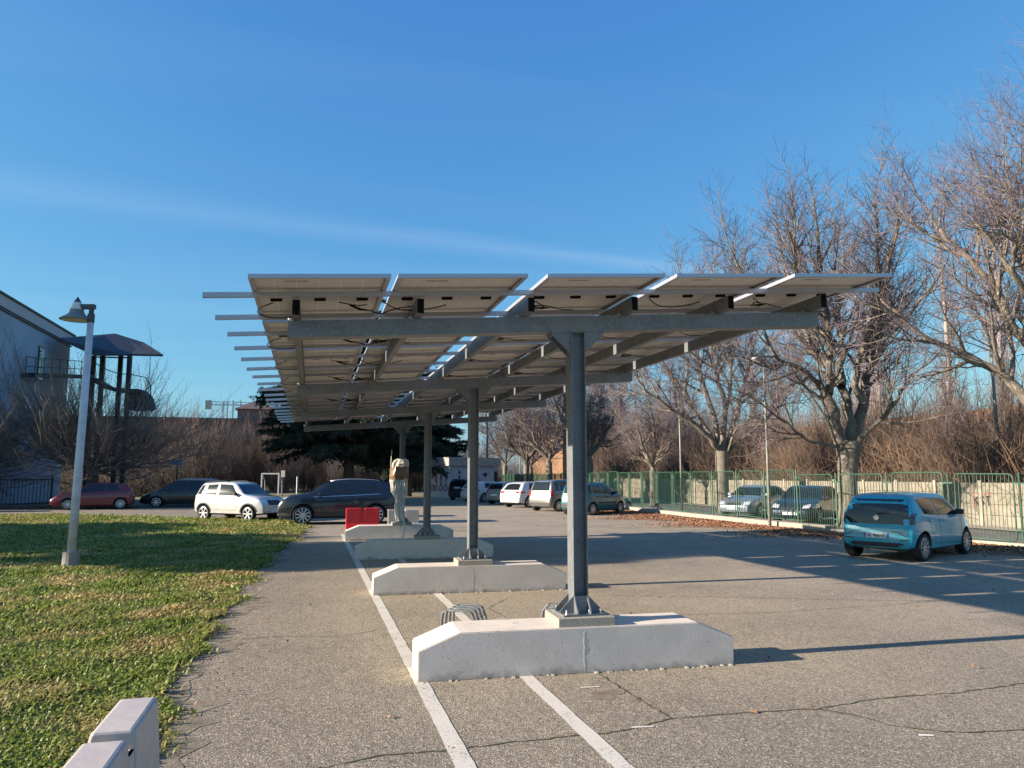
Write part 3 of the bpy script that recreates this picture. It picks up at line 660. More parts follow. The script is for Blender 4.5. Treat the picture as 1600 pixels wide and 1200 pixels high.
cobra((20.6, 75.0, 0), 7.2, 'thin far pole right of the graffiti hut', 0.1, 0.06, False)
def post(loc, H, r, m, name, label, cat, sign=None):
    o = empty(name, loc, -YAW, label, cat)
    mb = MB(); mb.tube([(0, 0, 0), (0, 0, H)], r, 8); mb.build('pole', m, o)
    if sign:
        w, h, mm = sign; mb = MB(); mb.box(-w/2, w/2, -r-0.015, -r-0.002, H-h, H); mb.build('plate', mm, o)
    return o
post((-2.5, 72.1, 0), 2.3, 0.04, M_DARKST, 'sign_post', 'small white sign on a dark post beyond the parked cars', 'sign', (0.35, 0.6, M_WHITEW))
post((-1.25, 71.8, 0), 1.75, 0.07, M_LAMPW, 'white_post', 'short white post right of the small white sign', 'post')
post((-10.0, 63.0, 0), 3.0, 0.05, M_DARKST, 'sign_post', 'flat blue grey sign board on a post behind the silver car', 'sign', (0.9, 0.35, M_BLUEW))
o = empty('football_goal', (-4.6, 76.5, 0), R(-12), 'white football goal on the field beyond the cars', 'football goal')
for x in (0, 1.6):
    mb = MB(); mb.bar((x, 0, 0), (x, 0, 2.0), 0.12, 0.12); mb.build('goal_post', M_LAMPW, o)
    mb = MB(); mb.bar((x, 0, 2.0), (x, 1.0, 1.4), 0.07, 0.07); mb.bar((x, 1.0, 1.4), (x, 1.3, 0), 0.07, 0.07); mb.build('back_stay', M_LAMPW, o)
mb = MB(); mb.bar((-0.06, 0, 2.02), (1.66, 0, 2.02), 0.12, 0.12); mb.build('crossbar', M_LAMPW, o)

# ------------------------------------------------------------------ green fence
fence = empty('metal_fence', (16.5, 25, 0), 0, 'green tubular metal fence of rounded panels along the right side of the car park', 'fence')
def PF(o, par=fence): o.parent = par; o.location = Vector(o.location)-Vector(fence.location); return o
post_y = [6.4]; PITCHF = 1.86
while post_y[-1] < 77:
    post_y.append(post_y[-1] + PITCHF*0.995)
def panel_mesh(w, h, nb):
    r = 0.12; pts = []
    def arc(cx, cy, a0): return [(cx+r*math.cos(a0+q*math.pi/8), 0, cy+r*math.sin(a0+q*math.pi/8)) for q in range(5)]
    ring = arc(w-r, h-r, 0) + arc(r, h-r, math.pi/2) + arc(r, r, math.pi) + arc(w-r, r, 3*math.pi/2)
    mb = MB(); ring = [Vector(p) for p in ring]; n = 6; rad = 0.021
    vs = []; fs = []; m_ = len(ring)
    for i, p in enumerate(ring):
        d = (ring[(i+1) % m_]-ring[i-1]).normalized(); a = Vector((0, 1, 0)); b = d.cross(a)
        for k in range(n): t = 2*math.pi*k/n; vs.append(p+a*(rad*math.cos(t))+b*(rad*math.sin(t)))
    for i in range(m_):
        for k in range(n): fs.append((i*n+k, i*n+(k+1) % n, ((i+1) % m_)*n+(k+1) % n, ((i+1) % m_)*n+k))
    mb.add(vs, fs); fr_ = mb.build('fence_panel', M_GREEN, smooth=True)
    bars = []
    bmb = MB(); bmb.bar((0, 0, 0.0), (0, 0, h-0.04), 0.013, 0.013); bar0 = bmb.build('bar', M_GREEN, fr_); bars.append(bar0)
    for k in range(1, nb+1):
        x = w*k/(nb+1)
        if k == 1: bar0.location = (x, 0, 0.02)
        else: inst(bar0, 'bar', fr_, (x, 0, 0.02))
    return fr_
rngf = random.Random(9)
pm = None; pmb = MB(); pmb.tube([(0, 0, 0), (0, 0, 1.9)], 0.03, 8); pmb.bar((-0.14, 0, 1.62), (0.14, 0, 1.62), 0.03, 0.045); pmb.bar((-0.14, 0, 0.42), (0.14, 0, 0.42), 0.03, 0.045)
pbase = None; nearn = 0
for i, y in enumerate(post_y):
    x = fx(y); x2 = fx(y+PITCHF); ang = math.atan2(PITCHF, x2-x)
    zb = 0.19 if 21.4 < y < 44 else (0.05 if y <= 21.4 else 0.15)
    if pbase is None: pbase = pmb.build('fence_post', M_GREEN, fence); q = pbase
    else: q = inst(pbase, 'fence_post', fence)
    q.location = Vector((x, y, zb-0.06)) - fence.location; q.rotation_euler = (0, rngf.uniform(-.01, .01), ang)
    near = y < 38
    if pm is None:
        pm = panel_mesh(PITCHF-0.30, 1.72, 14); q = pm
    elif near: q = copy_tree(pm)
    else:
        if nearn == 0:      # farther on the bars merge to a haze of verticals: one mesh per panel
            bm_ = MB(); w = PITCHF-0.30
            for k in range(1, 15): bm_.bar((w*k/15, 0, 0.02), (w*k/15, 0, 1.7), 0.013, 0.013)
            fm = bpy.data.objects.new('fence_panel', pm.data); COL.objects.link(fm); fbar = bm_.build('bars', M_GREEN, fm); fbar['kind'] = 'stuff'; q = fm; nearn = 1
        else: q = copy_tree(fm)
    q.parent = fence; q.location = Vector((x, y, 0)) + Vector((math.cos(ang), math.sin(ang), 0))*0.15 + Vector((0, 0, zb+0.08+rngf.uniform(-0.02, 0.06))) - fence.location
    q.rotation_euler = (0, rngf.uniform(-0.012, 0.012), ang)

# ------------------------------------------------------------------ concrete slab wall beyond the street
wallx = lambda y: float(np.interp(y, [4, 26, 45, 65, 95], [23.6, 23.5, 24.2, 27.0, 33.0]))
cw = empty('concrete_wall', (23.5, 30, 0), 0, 'long cream wall of stacked concrete slabs between posts across the street, with graffiti', 'wall')
BW = 2.05; yy = 4.0; slab0 = None; wp0 = None; tot = 0
while yy < 92:
    x0 = wallx(yy); x1 = wallx(yy+BW); ang = math.atan2(BW, x1-x0)
    if wp0 is None:
        w = MB(); w.box(-0.07, 0.07, -0.07, 0.07, 0, 1.64); wp0 = w.build('wall_post', M_WPOST, cw, bevel=0.01); p = wp0
    else: p = inst(wp0, 'wall_post', cw)
    p.location = Vector((x0, yy, 0))-cw.location; p.rotation_euler = (0, 0, ang)
    for k in range(4):
        if slab0 is None:
            w = MB(); w.box(0.072, BW-0.072, -0.025, 0.025, 0, 0.374); slab0 = w.build('wall_slab', M_SLAB, cw, bevel=0.008); s_ = slab0
        else: s_ = inst(slab0, 'wall_slab', cw)
        s_.location = Vector((x0, yy, 0.03+k*0.385))-cw.location; s_.rotation_euler = (0, 0, ang)
    yy += math.hypot(BW, x1-x0)*0.0 + BW*math.sin(ang)
def graf(y, z, strokes, m, name, r=0.035):
    mb = MB()
    for st in strokes:
        pts = [(wallx(y-a)-0.029, y-a, z+b) for a, b in st]
        for p, q in zip(pts[:-1], pts[1:]): mb.bar(p, q, r*2, 0.006, up=(1, 0, 0))
    o = mb.build(name, m, fix=True); o.parent = cw; o.location = -cw.location; return o
# letters KST with a red outline patch, and a blue throw-up at the right edge
Kst = [[(0, 0), (0, .5)], [(0, .22), (.3, .5)], [(.08, .28), (.32, 0)], [(.7, .42), (.5, .5), (.42, .38), (.66, .2), (.6, .02), (.4, .06)], [(.8, .48), (1.15, .5)], [(.98, .49), (.98, 0)]]
graf(22.75, 0.72, [[(a*.62, b*.72) for a, b in st] for st in Kst], M_GRAFB, 'graffiti_lettering', 0.022)
graf(22.8, 0.68, [[(0, 0), (.02, .47), (.4, .5), (.8, .46), (.82, .02)]], M_GRAFR, 'graffiti_outline', 0.014)
graf(33.2, 0.8, [[(0, 0), (.2, .3), (.5, 0), (.1, .1)]], M_GRAFR, 'graffiti_mark', 0.12)
mb = MB(); mb.prism([(19.15, .35), (19.2, 1.2), (18.0, 1.25), (16.9, 1.1), (16.95, .3), (18, .25)], 0, 0.004, 'yz'); o = mb.build('graffiti_throw_up', M_GRAFC); o.parent = cw; o.location = Vector((23.47-0.03, 0, 0))-cw.location
sheet('pavement', [(22.0, 0), (24.2, 0), (24.2, 45), (28.5, 80), (26.5, 80), (22.8, 45), (22.0, 26)], 0.03, M_KERB)
# ------------------------------------------------------------------ long building on the left, stair, gate
bl = empty('long_building', (-18, 58, 0), 0, 'long building with pale blue wall in shade at the left edge', 'building')
def PB(o, par=bl): o.parent = par; o.location = Vector(o.location)-Vector(bl.location); return o
mb = MB(); mb.box(-32.4, -18.4, 46.0, 64.6, 0, 11.9); PB(mb.build('wall', M_BLUEW))
mb = MB(); mb.box(-32.7, -18.25, 45.8, 64.9, 11.9, 12.6); PB(mb.build('fascia', M_FASCIA))
mb = MB(); mb.box(-32.8, -18.15, 45.7, 65.0, 12.6, 12.72); PB(mb.build('roof', M_DARKST))
mb = MB(); mb.box(-18.45, -18.3, 46, 64.7, 11.72, 11.8); PB(mb.build('gutter', M_DARKST))
for y, z0, z1, w in ((58.3, 8.4, 10.6, 0.9),):
    f = MB(); f.box(-18.4, -18.34, y-w/2-0.08, y+w/2+0.08, z0-0.08, z1+0.08); fo = PB(f.build('window', M_DARKST))
    g = MB(); g.box(-18.34, -18.32, y-w/2, y+w/2, z0, z1); g.build('pane', M_GLASSD, fo)
for y in (52.0,): 
    mb = MB(); mb.box(-18.4, -18.375, y-0.02, y+0.02, 0, 11.5); PB(mb.build('downpipe', M_FASCIA))
st = empty('escape_stair', (-17, 68.5, 0), 0, 'dark steel escape stair with umbrella-like roof and curved flight beside the long building', 'staircase')
def PS(o): o.parent = st; o.location = Vector(o.location)-Vector(st.location); return o
D = 57
rim = [at(94, 528, 52.5), at(148, 553, 54), at(205, 553, D), at(255, 554, D+1), at(225, 535, D+5), at(180, 521, D+5), at(118, 526, D)]
mb = MB(); n = len(rim); lo = [p-Vector((0, 0, 0.15)) for p in rim]
mb.add(rim+lo, [tuple(range(n)), tuple(range(n, 2*n))[::-1]]+[(i, (i+1) % n, (i+1) % n+n, i+n) for i in range(n)]); PS(mb.build('stair_roof', M_DARKST))
for x, dd in ((147, 0), (161, -2), (189, 0), (203, -2)):
    p = at(x, 556, D+dd+2); mb = MB(); mb.box(p.x-0.16, p.x+0.16, p.y-0.16, p.y+0.16, 0, p.z); PS(mb.build('column', M_DARKST))
for yy_ in (552, 558):
    mb = MB(); a = at(152, yy_, D+1); b = at(205, yy_+1, D+1); mb.bar(a, b, 0.1, 0.1); PS(mb.build('tie_beam', M_DARKST))
a = at(45, 586, 48.5); b = at(140, 589, 58); mb = MB(); mb.bar(a, b, 0.8, 0.3); PS(mb.build('walkway', M_DARKST))
mb = MB(); 
for z_ in (0.5, 1.1): mb.bar(a+Vector((0, -.6, z_)), b+Vector((0, -.6, z_)), 0.05, 0.05)
for q in range(9): p = a.lerp(b, q/8)+Vector((0, -.6, 0)); mb.bar(p, p+Vector((0, 0, 1.1)), 0.04, 0.04)
PS(mb.build('railing', M_DARKST))
fl = [at(x, y, D-1) for x, y in ((140, 590), (155, 597), (170, 606), (185, 610), (200, 611), (222, 612), (232, 622), (236, 640))]
mb = MB(); 
for p, q in zip(fl[:-1], fl[1:]): mb.bar(p, q, 1.1, 0.28)
PS(mb.build('stair_flight', M_DARKST))
pn = [at(200, 610, D), at(224, 612, D), at(232, 626, D), at(234, 641, D), at(203, 641, D), at(196, 622, D)]
mb = MB(); mb.add(pn+[p+Vector((0.1, 0.9, 0)) for p in pn], [(0, 1, 2, 3, 4, 5), (11, 10, 9, 8, 7, 6)]+[(i, (i+1) % 6, (i+1) % 6+6, i+6) for i in range(6)]); PS(mb.build('landing_panel', M_DARKST))
mb = MB()
rl = [at(x, y, D-1) for x, y in ((140, 560), (160, 575), (185, 584), (205, 585), (228, 590), (236, 604), (234, 630))]
for p, q in zip(rl[:-1], rl[1:]): mb.bar(p, q, 0.06, 0.06)
PS(mb.build('hand_rail', M_DARKST))
gt_ = empty('railing_gate', (-17.3, 49.8, 0), R(8), 'dark metal railing gate in front of the pale blue wall at the left edge', 'gate')
mb = MB(); mb.bar((0, 0, 1.6), (2.6, 0, 1.6), 0.06, 0.06); mb.bar((0, 0, 0.2), (2.6, 0, 0.2), 0.06, 0.06); mb.bar((0, 0, 0), (0, 0, 1.8), 0.1, 0.1); mb.bar((2.6, 0, 0), (2.6, 0, 1.8), 0.1, 0.1); mb.build('gate_frame', M_DARKST, gt_)
mb = MB()
for k in range(1, 14): mb.bar((2.6*k/14, 0, 0.2), (2.6*k/14, 0, 1.6), 0.03, 0.03)
mb.build('bars', M_DARKST, gt_)['kind'] = 'stuff'

# ------------------------------------------------------------------ graffiti hut
hut = empty('hut', (11.05, 62.3, 0), R(25), 'low white hut with grey flat roof and purple graffiti beyond the car park', 'hut')
mb = MB(); mb.box(0, 5.0, 0, 3.0, 0, 2.62); mb.build('wall', M_HUTW, hut)
mb = MB(); mb.box(-0.25, 5.25, -0.25, 3.25, 2.62, 3.35); mb.build('roof', M_HUTR, hut, bevel=0.03)
mb = MB(); mb.box(4.7, 5.06, -0.03, 0.0, 0.1, 2.2); mb.build('door', M_DARKST, hut)
rg = random.Random(4); mb = MB()
for xx in (0.5, 1.2, 2.0, 2.5):          # drips on the end wall (x = 0 side)
    z = 2.2+rg.uniform(-.3, .2)
    for q in range(4): mb.bar((-0.004, xx+rg.uniform(-.15, .15), z), (-0.004, xx+rg.uniform(-.15, .15), z-rg.uniform(.3, 1.1)), 0.006, 0.10)
    mb.tube([(-0.006, xx+0.22*math.cos(t*0.7), 0.8+0.25*math.sin(t*0.7)) for t in range(10)], 0.04, 5)
mb.build('graffiti', M_GRAF, hut)
mb = MB()
for z in (0.8, 1.2, 1.6, 2.0): mb.box(0.9, 1.1, -0.006, -0.001, z, z+0.22)
for x, z, w in ((2.2, 1.5, 0.9), (3.4, 1.9, 0.6), (2.4, 2.1, 0.3)): mb.prism([(x, z), (x+w*.5, z+.2), (x+w, z+.1), (x+w*.7, z-.2)], -0.006, -0.001, 'xz')
mb.build('graffiti_letters', M_GRAFB, hut)

# ------------------------------------------------------------------ far buildings, crane
def simple_building(name, x0, x1, y0, y1, h, mw, mr, label, windows=None, roof='flat', rz=0, wz=None):
    o = empty(name, (x0, y0, 0), rz, label, 'building')
    mb = MB(); mb.box(0, x1-x0, 0, y1-y0, 0, h); mb.build('wall', mw, o)
    if roof == 'flat': mb = MB(); mb.box(-.4, x1-x0+.4, -.4, y1-y0+.4, h, h+0.7); mb.build('roof', mr, o)
    elif roof == 'hip':
        w, d = x1-x0, y1-y0; mb = MB(); mb.add([(-.6, -.6, h), (w+.6, -.6, h), (w+.6, d+.6, h), (-.6, d+.6, h), (w/2, d/2, h+w*0.32)], [(0, 1, 4), (1, 2, 4), (2, 3, 4), (3, 0, 4), (0, 3, 2, 1)]); mb.build('roof', mr, o)
    if windows:
        face, us, zs, w, hh = windows
        for u_ in us:
            for z in zs:
                mb = MB()
                if face == 'y': mb.box(u_-w/2, u_+w/2, -0.05, -0.0, z, z+hh)
                else: mb.box(-0.05, -0.0, u_-w/2, u_+w/2, z, z+hh)
                q = mb.build('window', M_GLASSD, o)
    return o
# long brick building on the left horizon with a square tower
simple_building('brick_building', -46, 3, 158, 175, 12.4, M_BRICK, M_BROOF, 'long brick building with dark roof on the horizon left of the cedar', ('y', [4+4.2*k for k in range(11)], [3.5, 7.8], 1.6, 2.2))
simple_building('brick_tower', -15.2, -8.2, 165, 172, 15.6, M_BRICK, M_BROOF, 'square brick tower with a low pyramid roof on the horizon', ('y', [1.5, 3.5, 5.5], [12.8], 0.8, 1.4), 'hip')
cr_ = empty('tower_crane', at(352, 640, 225), 0, 'white construction crane with horizontal jib above the far brick building', 'crane'); cr_.location.z = 0
zc = at(352, 633, 225).z
mb = MB()
for sx in (-.6, .6):
    for sy in (-.6, .6): mb.bar((sx, sy, 0), (sx, sy, zc+1.0), 0.22, 0.22)
for k in range(int(zc)): mb.bar((-.6, -.6, k), (.6, -.6, k+1), 0.12, 0.12)
mb.build('mast', M_LAMPW, cr_)
mb = MB(); mb.bar((-4.5, 0, zc), (15, 0, zc+0.3), 0.35, 0.35); mb.bar((-4.5, 0, zc+1.0), (14, 0, zc+0.9), 0.18, 0.18)
for k in range(16): mb.bar((-4+k*1.15, 0, zc), (-3.4+k*1.15, 0, zc+1), 0.12, 0.12)
mb.build('jib', M_LAMPW, cr_)
mb = MB(); mb.box(-5.6, -3.9, -.6, .6, zc-1.3, zc+1.3); mb.build('counterweight', M_WHITEW, cr_)
p = at(370, 640, 215)
c2_ = empty('tower_crane', (p.x, p.y, 0), 0, 'short lattice crane head just right of the horizontal jib, above the brick tower', 'crane')
mb = MB()
for sx in (-1, 1):
    for sy in (-1, 1): mb.bar((sx, sy, 0), (sx, sy, p.z+2.6), 0.2, 0.2)
for k in range(int(p.z), int(p.z)+3): mb.bar((-1, -1, k), (1, -1, k+1), 0.14, 0.14)
mb.build('mast', M_LAMPW, c2_)
# orange blocks behind the thicket on the right
o = simple_building('orange_building', 47, 68, 40, 120, 5.9, M_ORANGE, M_ORANGE, 'long low orange rendered building behind the brown thicket on the right', ('x', [4+5.5*k for k in range(14)], [2.6, 5.0], 1.6, 1.0))
simple_building('orange_building', 43, 54, 128, 150, 10.5, M_ORANGE, M_ORANGE, 'small far orange block seen between the bare trees behind the second lamp', ('y', [2+4*k for k in range(4)], [4, 8], 1.6, 1.6))
simple_building('white_building', 83, 110, 48, 61.5, 12.6, M_WHITEW, M_FASCIA, 'big white flat building above the thicket at the right edge')

# ------------------------------------------------------------------ cars
def gsmooth(xs, zs, q, s=0.045):
    """smoothed piecewise-linear profile sampled at q"""
    k = np.linspace(-2.2*s, 2.2*s, 9); w = np.exp(-(k/s)**2/2); w /= w.sum()
    return sum(wi*np.interp(q+ki, xs, zs) for wi, ki in zip(w, k))
class Car:
    """x forward from the rear bumper (0) to the nose (L); spec = profiles in metres"""
    def __init__(s, L, W, H, WB, rear, rw, top, belt, zb=0.19, roofw=0.74, round_r=0.14, round_f=0.24):
        s.__dict__.update(L=L, W=W, H=H, WB=WB, rear=rear, rw=rw, top=top, belt=belt, zb=zb, roofw=roofw, rr=round_r, rf=round_f)
    def T(s, x): return float(gsmooth([p[0] for p in s.top], [p[1] for p in s.top], x))
    def B(s, x): return float(np.interp(x, [p[0] for p in s.belt], [p[1] for p in s.belt]))
    def ring(s, x):
        a = max(0, 1-x/0.5); f = max(0, 1-(s.L-x)/0.85)
        w = s.W/2*(1-s.rr*a**2.4-s.rf*f**2.2); zt = s.T(x); zb = s.zb+0.10*a**2+0.07*f**3
        b = min(s.B(x), zt-0.035); c = min(1, max(0, (zt-s.B(x)-0.03)/(s.H-s.B(s.L/2)-0.03)))
        wr = w*0.90*(1-c)+s.W/2*s.roofw*c*(1-0.10*a); z5 = zt-(0.018+0.058*c)
        h = b-zb
        P_ = [(0, zb), (w*0.80, zb), (w*0.955, zb+0.05*h/.6), (w*0.985, zb+0.28*h), (w, zb+0.52*h), (w*0.99, zb+0.78*h), (w*0.965, b-0.012), (w*0.945, b+0.01*c)]
        for t in (0.33, 0.66): P_.append((w*0.945+(wr-w*0.945)*t+0.012*c*math.sin(math.pi*t), b+0.01*c+(z5-b-0.01*c)*t))
        P_ += [(wr, z5), (wr-0.05, zt-0.006-0.008*c), (wr*0.6, zt-0.002+0.004*c), (0, zt+0.012*c)]
        return P_
    def body(s):
        xs = [0, 0.012, 0.04, 0.08, 0.13] + list(np.linspace(0.19, s.L-0.2, 46)) + [s.L-0.13, s.L-0.07, s.L-0.03, s.L-0.008, s.L]
        V = []; F = []; n = None
        for i, x in enumerate(xs):
            r = s.ring(x)
            if i == 0 or i == len(xs)-1: r = [(y*0.93, 0.5*(r[0][1]+r[-1][1])+(z-0.5*(r[0][1]+r[-1][1]))*0.86) for y, z in r]
            if i == 1 or i == len(xs)-2: r = [(y*0.975, 0.5*(r[0][1]+r[-1][1])+(z-0.5*(r[0][1]+r[-1][1]))*0.95) for y, z in r]
            full = [(x, y, z) for y, z in r] + [(x, -y, z) for y, z in r[-2:0:-1]]
            n = len(full); V += full
        m = len(xs)
        for i in range(m-1):
            for k in range(n): q = (k+1) % n; F.append((i*n+k, i*n+q, (i+1)*n+q, (i+1)*n+k))
        F += [tuple(range(n))[::-1], tuple((m-1)*n+k for k in range(n))]
        return V, F
def build_car(sp, name, paintm, label, loc, heading, opts={}, cat='car', group='cars parked around the lot'):
    """loc = ground point under the middle of the rear axle; heading = angle of the nose"""
    root = empty(name, (loc[0], loc[1], 0), heading, label, cat, group)
    mb = MB(); V, F = sp.body(); mb.add([(x-sp.rear, y, z) for x, y, z in V], F)
    bo = mb.build('body', [paintm, M_WELL, M_TRIM])
    bvh = BVHTree.FromPolygons([v.co.copy() for v in bo.data.vertices], [tuple(p.vertices) for p in bo.data.polygons])
    # wheel arches cut out of the body
    r = sp.rw; cut = MB()
    for wx in (0, sp.WB):
        for sy in (-1, 1):
            y0, y1 = (sp.W/2-0.27, sp.W/2+0.2) if sy > 0 else (-sp.W/2-0.2, -sp.W/2+0.27)
            cut.lathe([(r+0.055, y0), (r+0.055, y1)], 28, (wx, 0, r+0.015), 'y')
    co = cut.build('cutter', None); md = bo.modifiers.new('b', 'BOOLEAN'); md.operation = 'DIFFERENCE'; md.object = co; md.solver = 'EXACT'
    dg = bpy.context.evaluated_depsgraph_get(); me = bpy.data.meshes.new_from_object(bo.evaluated_get(dg)); bo.modifiers.clear()
    old = bo.data; bo.data = me; bpy.data.meshes.remove(old); cm = co.data; bpy.data.objects.remove(co); bpy.data.meshes.remove(cm)
    me.name = 'body'; me.materials.clear()
    for q in (paintm, M_WELL, M_TRIM): me.materials.append(q)
    for p in me.polygons:
        c = p.center; p.material_index = 0
        for wx in (0, sp.WB):
            d = math.hypot(c.x-wx, c.z-r-0.015)
            if d < r+0.058 and abs(c.y) < sp.W/2-0.005 and abs(c.y) > sp.W/2-0.29 and (abs(p.normal.y) < 0.3 or abs(abs(c.y)-(sp.W/2-0.27)) < 0.004): p.material_index = 1
        if c.z < sp.zb+0.03: p.material_index = 2
        elif opts.get('clad') and c.z < sp.zb+opts['clad'] : p.material_index = 2
    me.shade_smooth(); me.set_sharp_from_angle(angle=R(38)); bo.parent = root
    def cast(axis, u, v, sgn):
        if axis == 'y': o_ = Vector((u, 3*sgn, v)); d = Vector((0, -sgn, 0))
        elif axis == 'x': o_ = Vector((sgn*6+ (sp.WB/2), u, v)); d = Vector((-sgn, 0, 0))
        else: o_ = Vector((u, v, 4)); d = Vector((0, 0, -1))
        hit, nrm, i_, dist = bvh.ray_cast(o_, d)
        if hit is None: return None
        if nrm.dot(d) > 0: nrm = -nrm
        return hit, nrm
    def patch(pname, axis, sgn, lo, hi, m, off=0.005, nu=8, nv=4, parent=root):
        """conforming raised patch between a lower and an upper polyline, projected on the body"""
        def samp(pl, t):
            k = t*(len(pl)-1); i_ = min(int(k), len(pl)-2); f_ = k-i_; return (pl[i_][0]*(1-f_)+pl[i_+1][0]*f_, pl[i_][1]*(1-f_)+pl[i_+1][1]*f_)
        top_ = []; base = []
        for j in range(nv+1):
            for i_ in range(nu+1):
                a = samp(lo, i_/nu); b = samp(hi, i_/nu); t = j/nv; h = cast(axis, a[0]*(1-t)+b[0]*t, a[1]*(1-t)+b[1]*t, sgn)
                if h is None: return None
                top_.append(h[0]+h[1]*off); base.append(h[0]-h[1]*0.004)
        n = (nu+1)*(nv+1); q = MB(); fs = []
        for j in range(nv):
            for i_ in range(nu):
                k = j*(nu+1)+i_; fs.append((k, k+1, k+nu+2, k+nu+1))
        rim_ = [i_ for i_ in range(nu+1)]+[j*(nu+1)+nu for j in range(1, nv+1)]+[nv*(nu+1)+i_ for i_ in range(nu-1, -1, -1)]+[j*(nu+1) for j in range(nv-1, 0, -1)]
        for k in range(len(rim_)): a, b = rim_[k], rim_[(k+1) % len(rim_)]; fs.append((a, b, b+n, a+n))
        q.add(top_+base, fs); ob = q.build(pname, m, parent); ob.data.shade_smooth(); ob.data.set_sharp_from_angle(angle=R(40)); return ob
    X = lambda x: x-sp.rear
    # side windows
    wins = opts['windows']      # list of (x_rear_bottom, x_front_bottom, x_rear_top, x_front_top)
    zr = lambda x: sp.T(x)-opts.get('rail', 0.095)
    for sgn in (-1, 1):
        for (a, b, c, d) in wins:
            lo = [(X(a+(b-a)*t/6), sp.B(a+(b-a)*t/6)+0.03) for t in range(7)]; hi = [(X(c+(d-c)*t/6), max(sp.B(c+(d-c)*t/6)+0.045, zr(c+(d-c)*t/6))) for t in range(7)]
            patch('side_window', 'y', sgn, lo, hi, M_GLASSD)
    # windscreen and rear window
    ws = opts['screen']; W2 = sp.W/2
    patch('windscreen', 'x', 1, [(-W2*ws[2], ws[0]), (W2*ws[2], ws[0])], [(-W2*ws[3], ws[1]), (W2*ws[3], ws[1])], M_GLASSD)
    rw_ = opts['rear_window']
    tg = patch('rear_window', 'x', -1, [(-W2*rw_[2], rw_[0]), (W2*rw_[2], rw_[0])], [(-W2*rw_[3], rw_[1]), (W2*rw_[3], rw_[1])], M_GLASSD)
    # wheels
    spokes = opts.get('spokes', 5); rimc = opts.get('rimm', M_RIM)
    tb = MB(); tb.lathe([(r-0.075, -0.09), (r-0.02, -0.10), (r, -0.075), (r, 0.075), (r-0.02, 0.10), (r-0.075, 0.09)], 28, axis='y', cap=False)
    rb = MB(); rb.lathe([(r-0.078, 0.085), (r-0.095, 0.09), (r-0.10, 0.05)], 28, axis='y', cap=False)
    rb.lathe([(0.001, 0.082), (0.05, 0.08), (0.055, 0.06)], 12, axis='y', cap=False)
    for k in range(spokes):
        a = 2*math.pi*k/spokes; w1 = opts.get('spokew', 0.05)
        ca, sa = math.cos(a), math.sin(a); p0 = Vector((ca*0.04, 0.07, sa*0.04)); p1 = Vector((ca*(r-0.09), 0.078, sa*(r-0.09)))
        t_ = Vector((-sa, 0, ca)); vs = []
        for p_, w_ in ((p0, w1*0.8), (p1, w1)):
            for ss in (-1, 1):
                for hh in (0.012, -0.02): vs.append(p_+t_*(ss*w_/2)+Vector((0, hh, 0)))
        rb.add(vs, [(0, 2, 6, 4), (0, 1, 5, 4), (2, 3, 7, 6), (1, 3, 7, 5), (0, 1, 3, 2), (4, 5, 7, 6)])
    db = MB(); db.lathe([(r-0.08, 0.03), (0.01, 0.035)], 24, axis='y')
    w0 = None
    for wx in (0, sp.WB):
        for sgn in (1, -1):
            if w0 is None:
                w0 = tb.build('wheel', M_TYRE, root, smooth=False); rb.build('rim', rimc, w0); db.build('brake_disc', M_WELL, w0); w_ = w0
            else: w_ = copy_tree(w0, root)
            w_.location = (wx, sgn*(sp.W/2-0.105), r); w_.rotation_euler = (0, 0.4*wx, 0 if sgn > 0 else math.pi)
            if sgn < 0: w_.rotation_euler = (0, 0, math.pi)
    # lamps
    for sgn in (-1, 1):
        if 'head' in opts:
            h = opts['head']    # x0,x1,z0,z1 on the side projection wrapped round the nose
            patch('headlight', 'y', sgn, [(X(h[0]), h[2]), (X(h[1]), h[2]-0.03)], [(X(h[0]+0.05), h[3]), (X(h[1]-0.02), h[3]-0.06)], M_HEAD, 0.006, 6, 3)
            patch('headlight', 'x', 1, [(sgn*W2*0.50, h[2]-0.02), (sgn*W2*0.80, h[2]-0.01)], [(sgn*W2*0.52, h[3]-0.07), (sgn*W2*0.80, h[3]-0.02)], M_HEAD, 0.006, 5, 3)
        if 'tail' in opts:
            t_ = opts['tail']   # y0,y1 (fractions), z0,z1
            patch('tail_light', 'x', -1, [(sgn*W2*t_[0], t_[2]), (sgn*W2*t_[1], t_[2])], [(sgn*W2*(t_[0]-t_[4]), t_[3]), (sgn*W2*(t_[1]-t_[4]), t_[3])], M_RED, 0.007, 4, 4)
            if t_[5] > 0: patch('tail_light', 'y', sgn, [(X(0.06), t_[2]), (X(t_[5]), t_[2]+0.02)], [(X(0.14), t_[3]), (X(t_[5]), t_[3]-0.02)], M_RED, 0.006, 4, 3)
        # mirror
        mx_ = opts.get('mirror', None)
        if mx_:
            h = cast('y', X(mx_[0]), mx_[1], sgn)
            if h:
                q = MB(); c_ = h[0]+Vector((0.0, sgn*0.09, 0.03)); q.bar(c_+Vector((-0.05, 0, 0)), c_+Vector((0.07, 0, 0)), 0.17, 0.12); q.bar(h[0]-Vector((0, sgn*0.02, 0)), c_, 0.05, 0.03); q.build('wing_mirror', opts.get('mirrorm', paintm), root, bevel=0.02)
        for hx, hz in opts.get('handles', []):
            h = cast('y', X(hx), hz, sgn)
            if h: q = MB(); c_ = h[0]+Vector((0, sgn*0.018, 0)); q.bar(c_-Vector((0.085, 0, 0)), c_+Vector((0.085, 0, 0)), 0.03, 0.028); q.build('door_handle', opts.get('handlem', paintm), root, bevel=0.006)
        dm = sp.rear+sp.WB*0.47
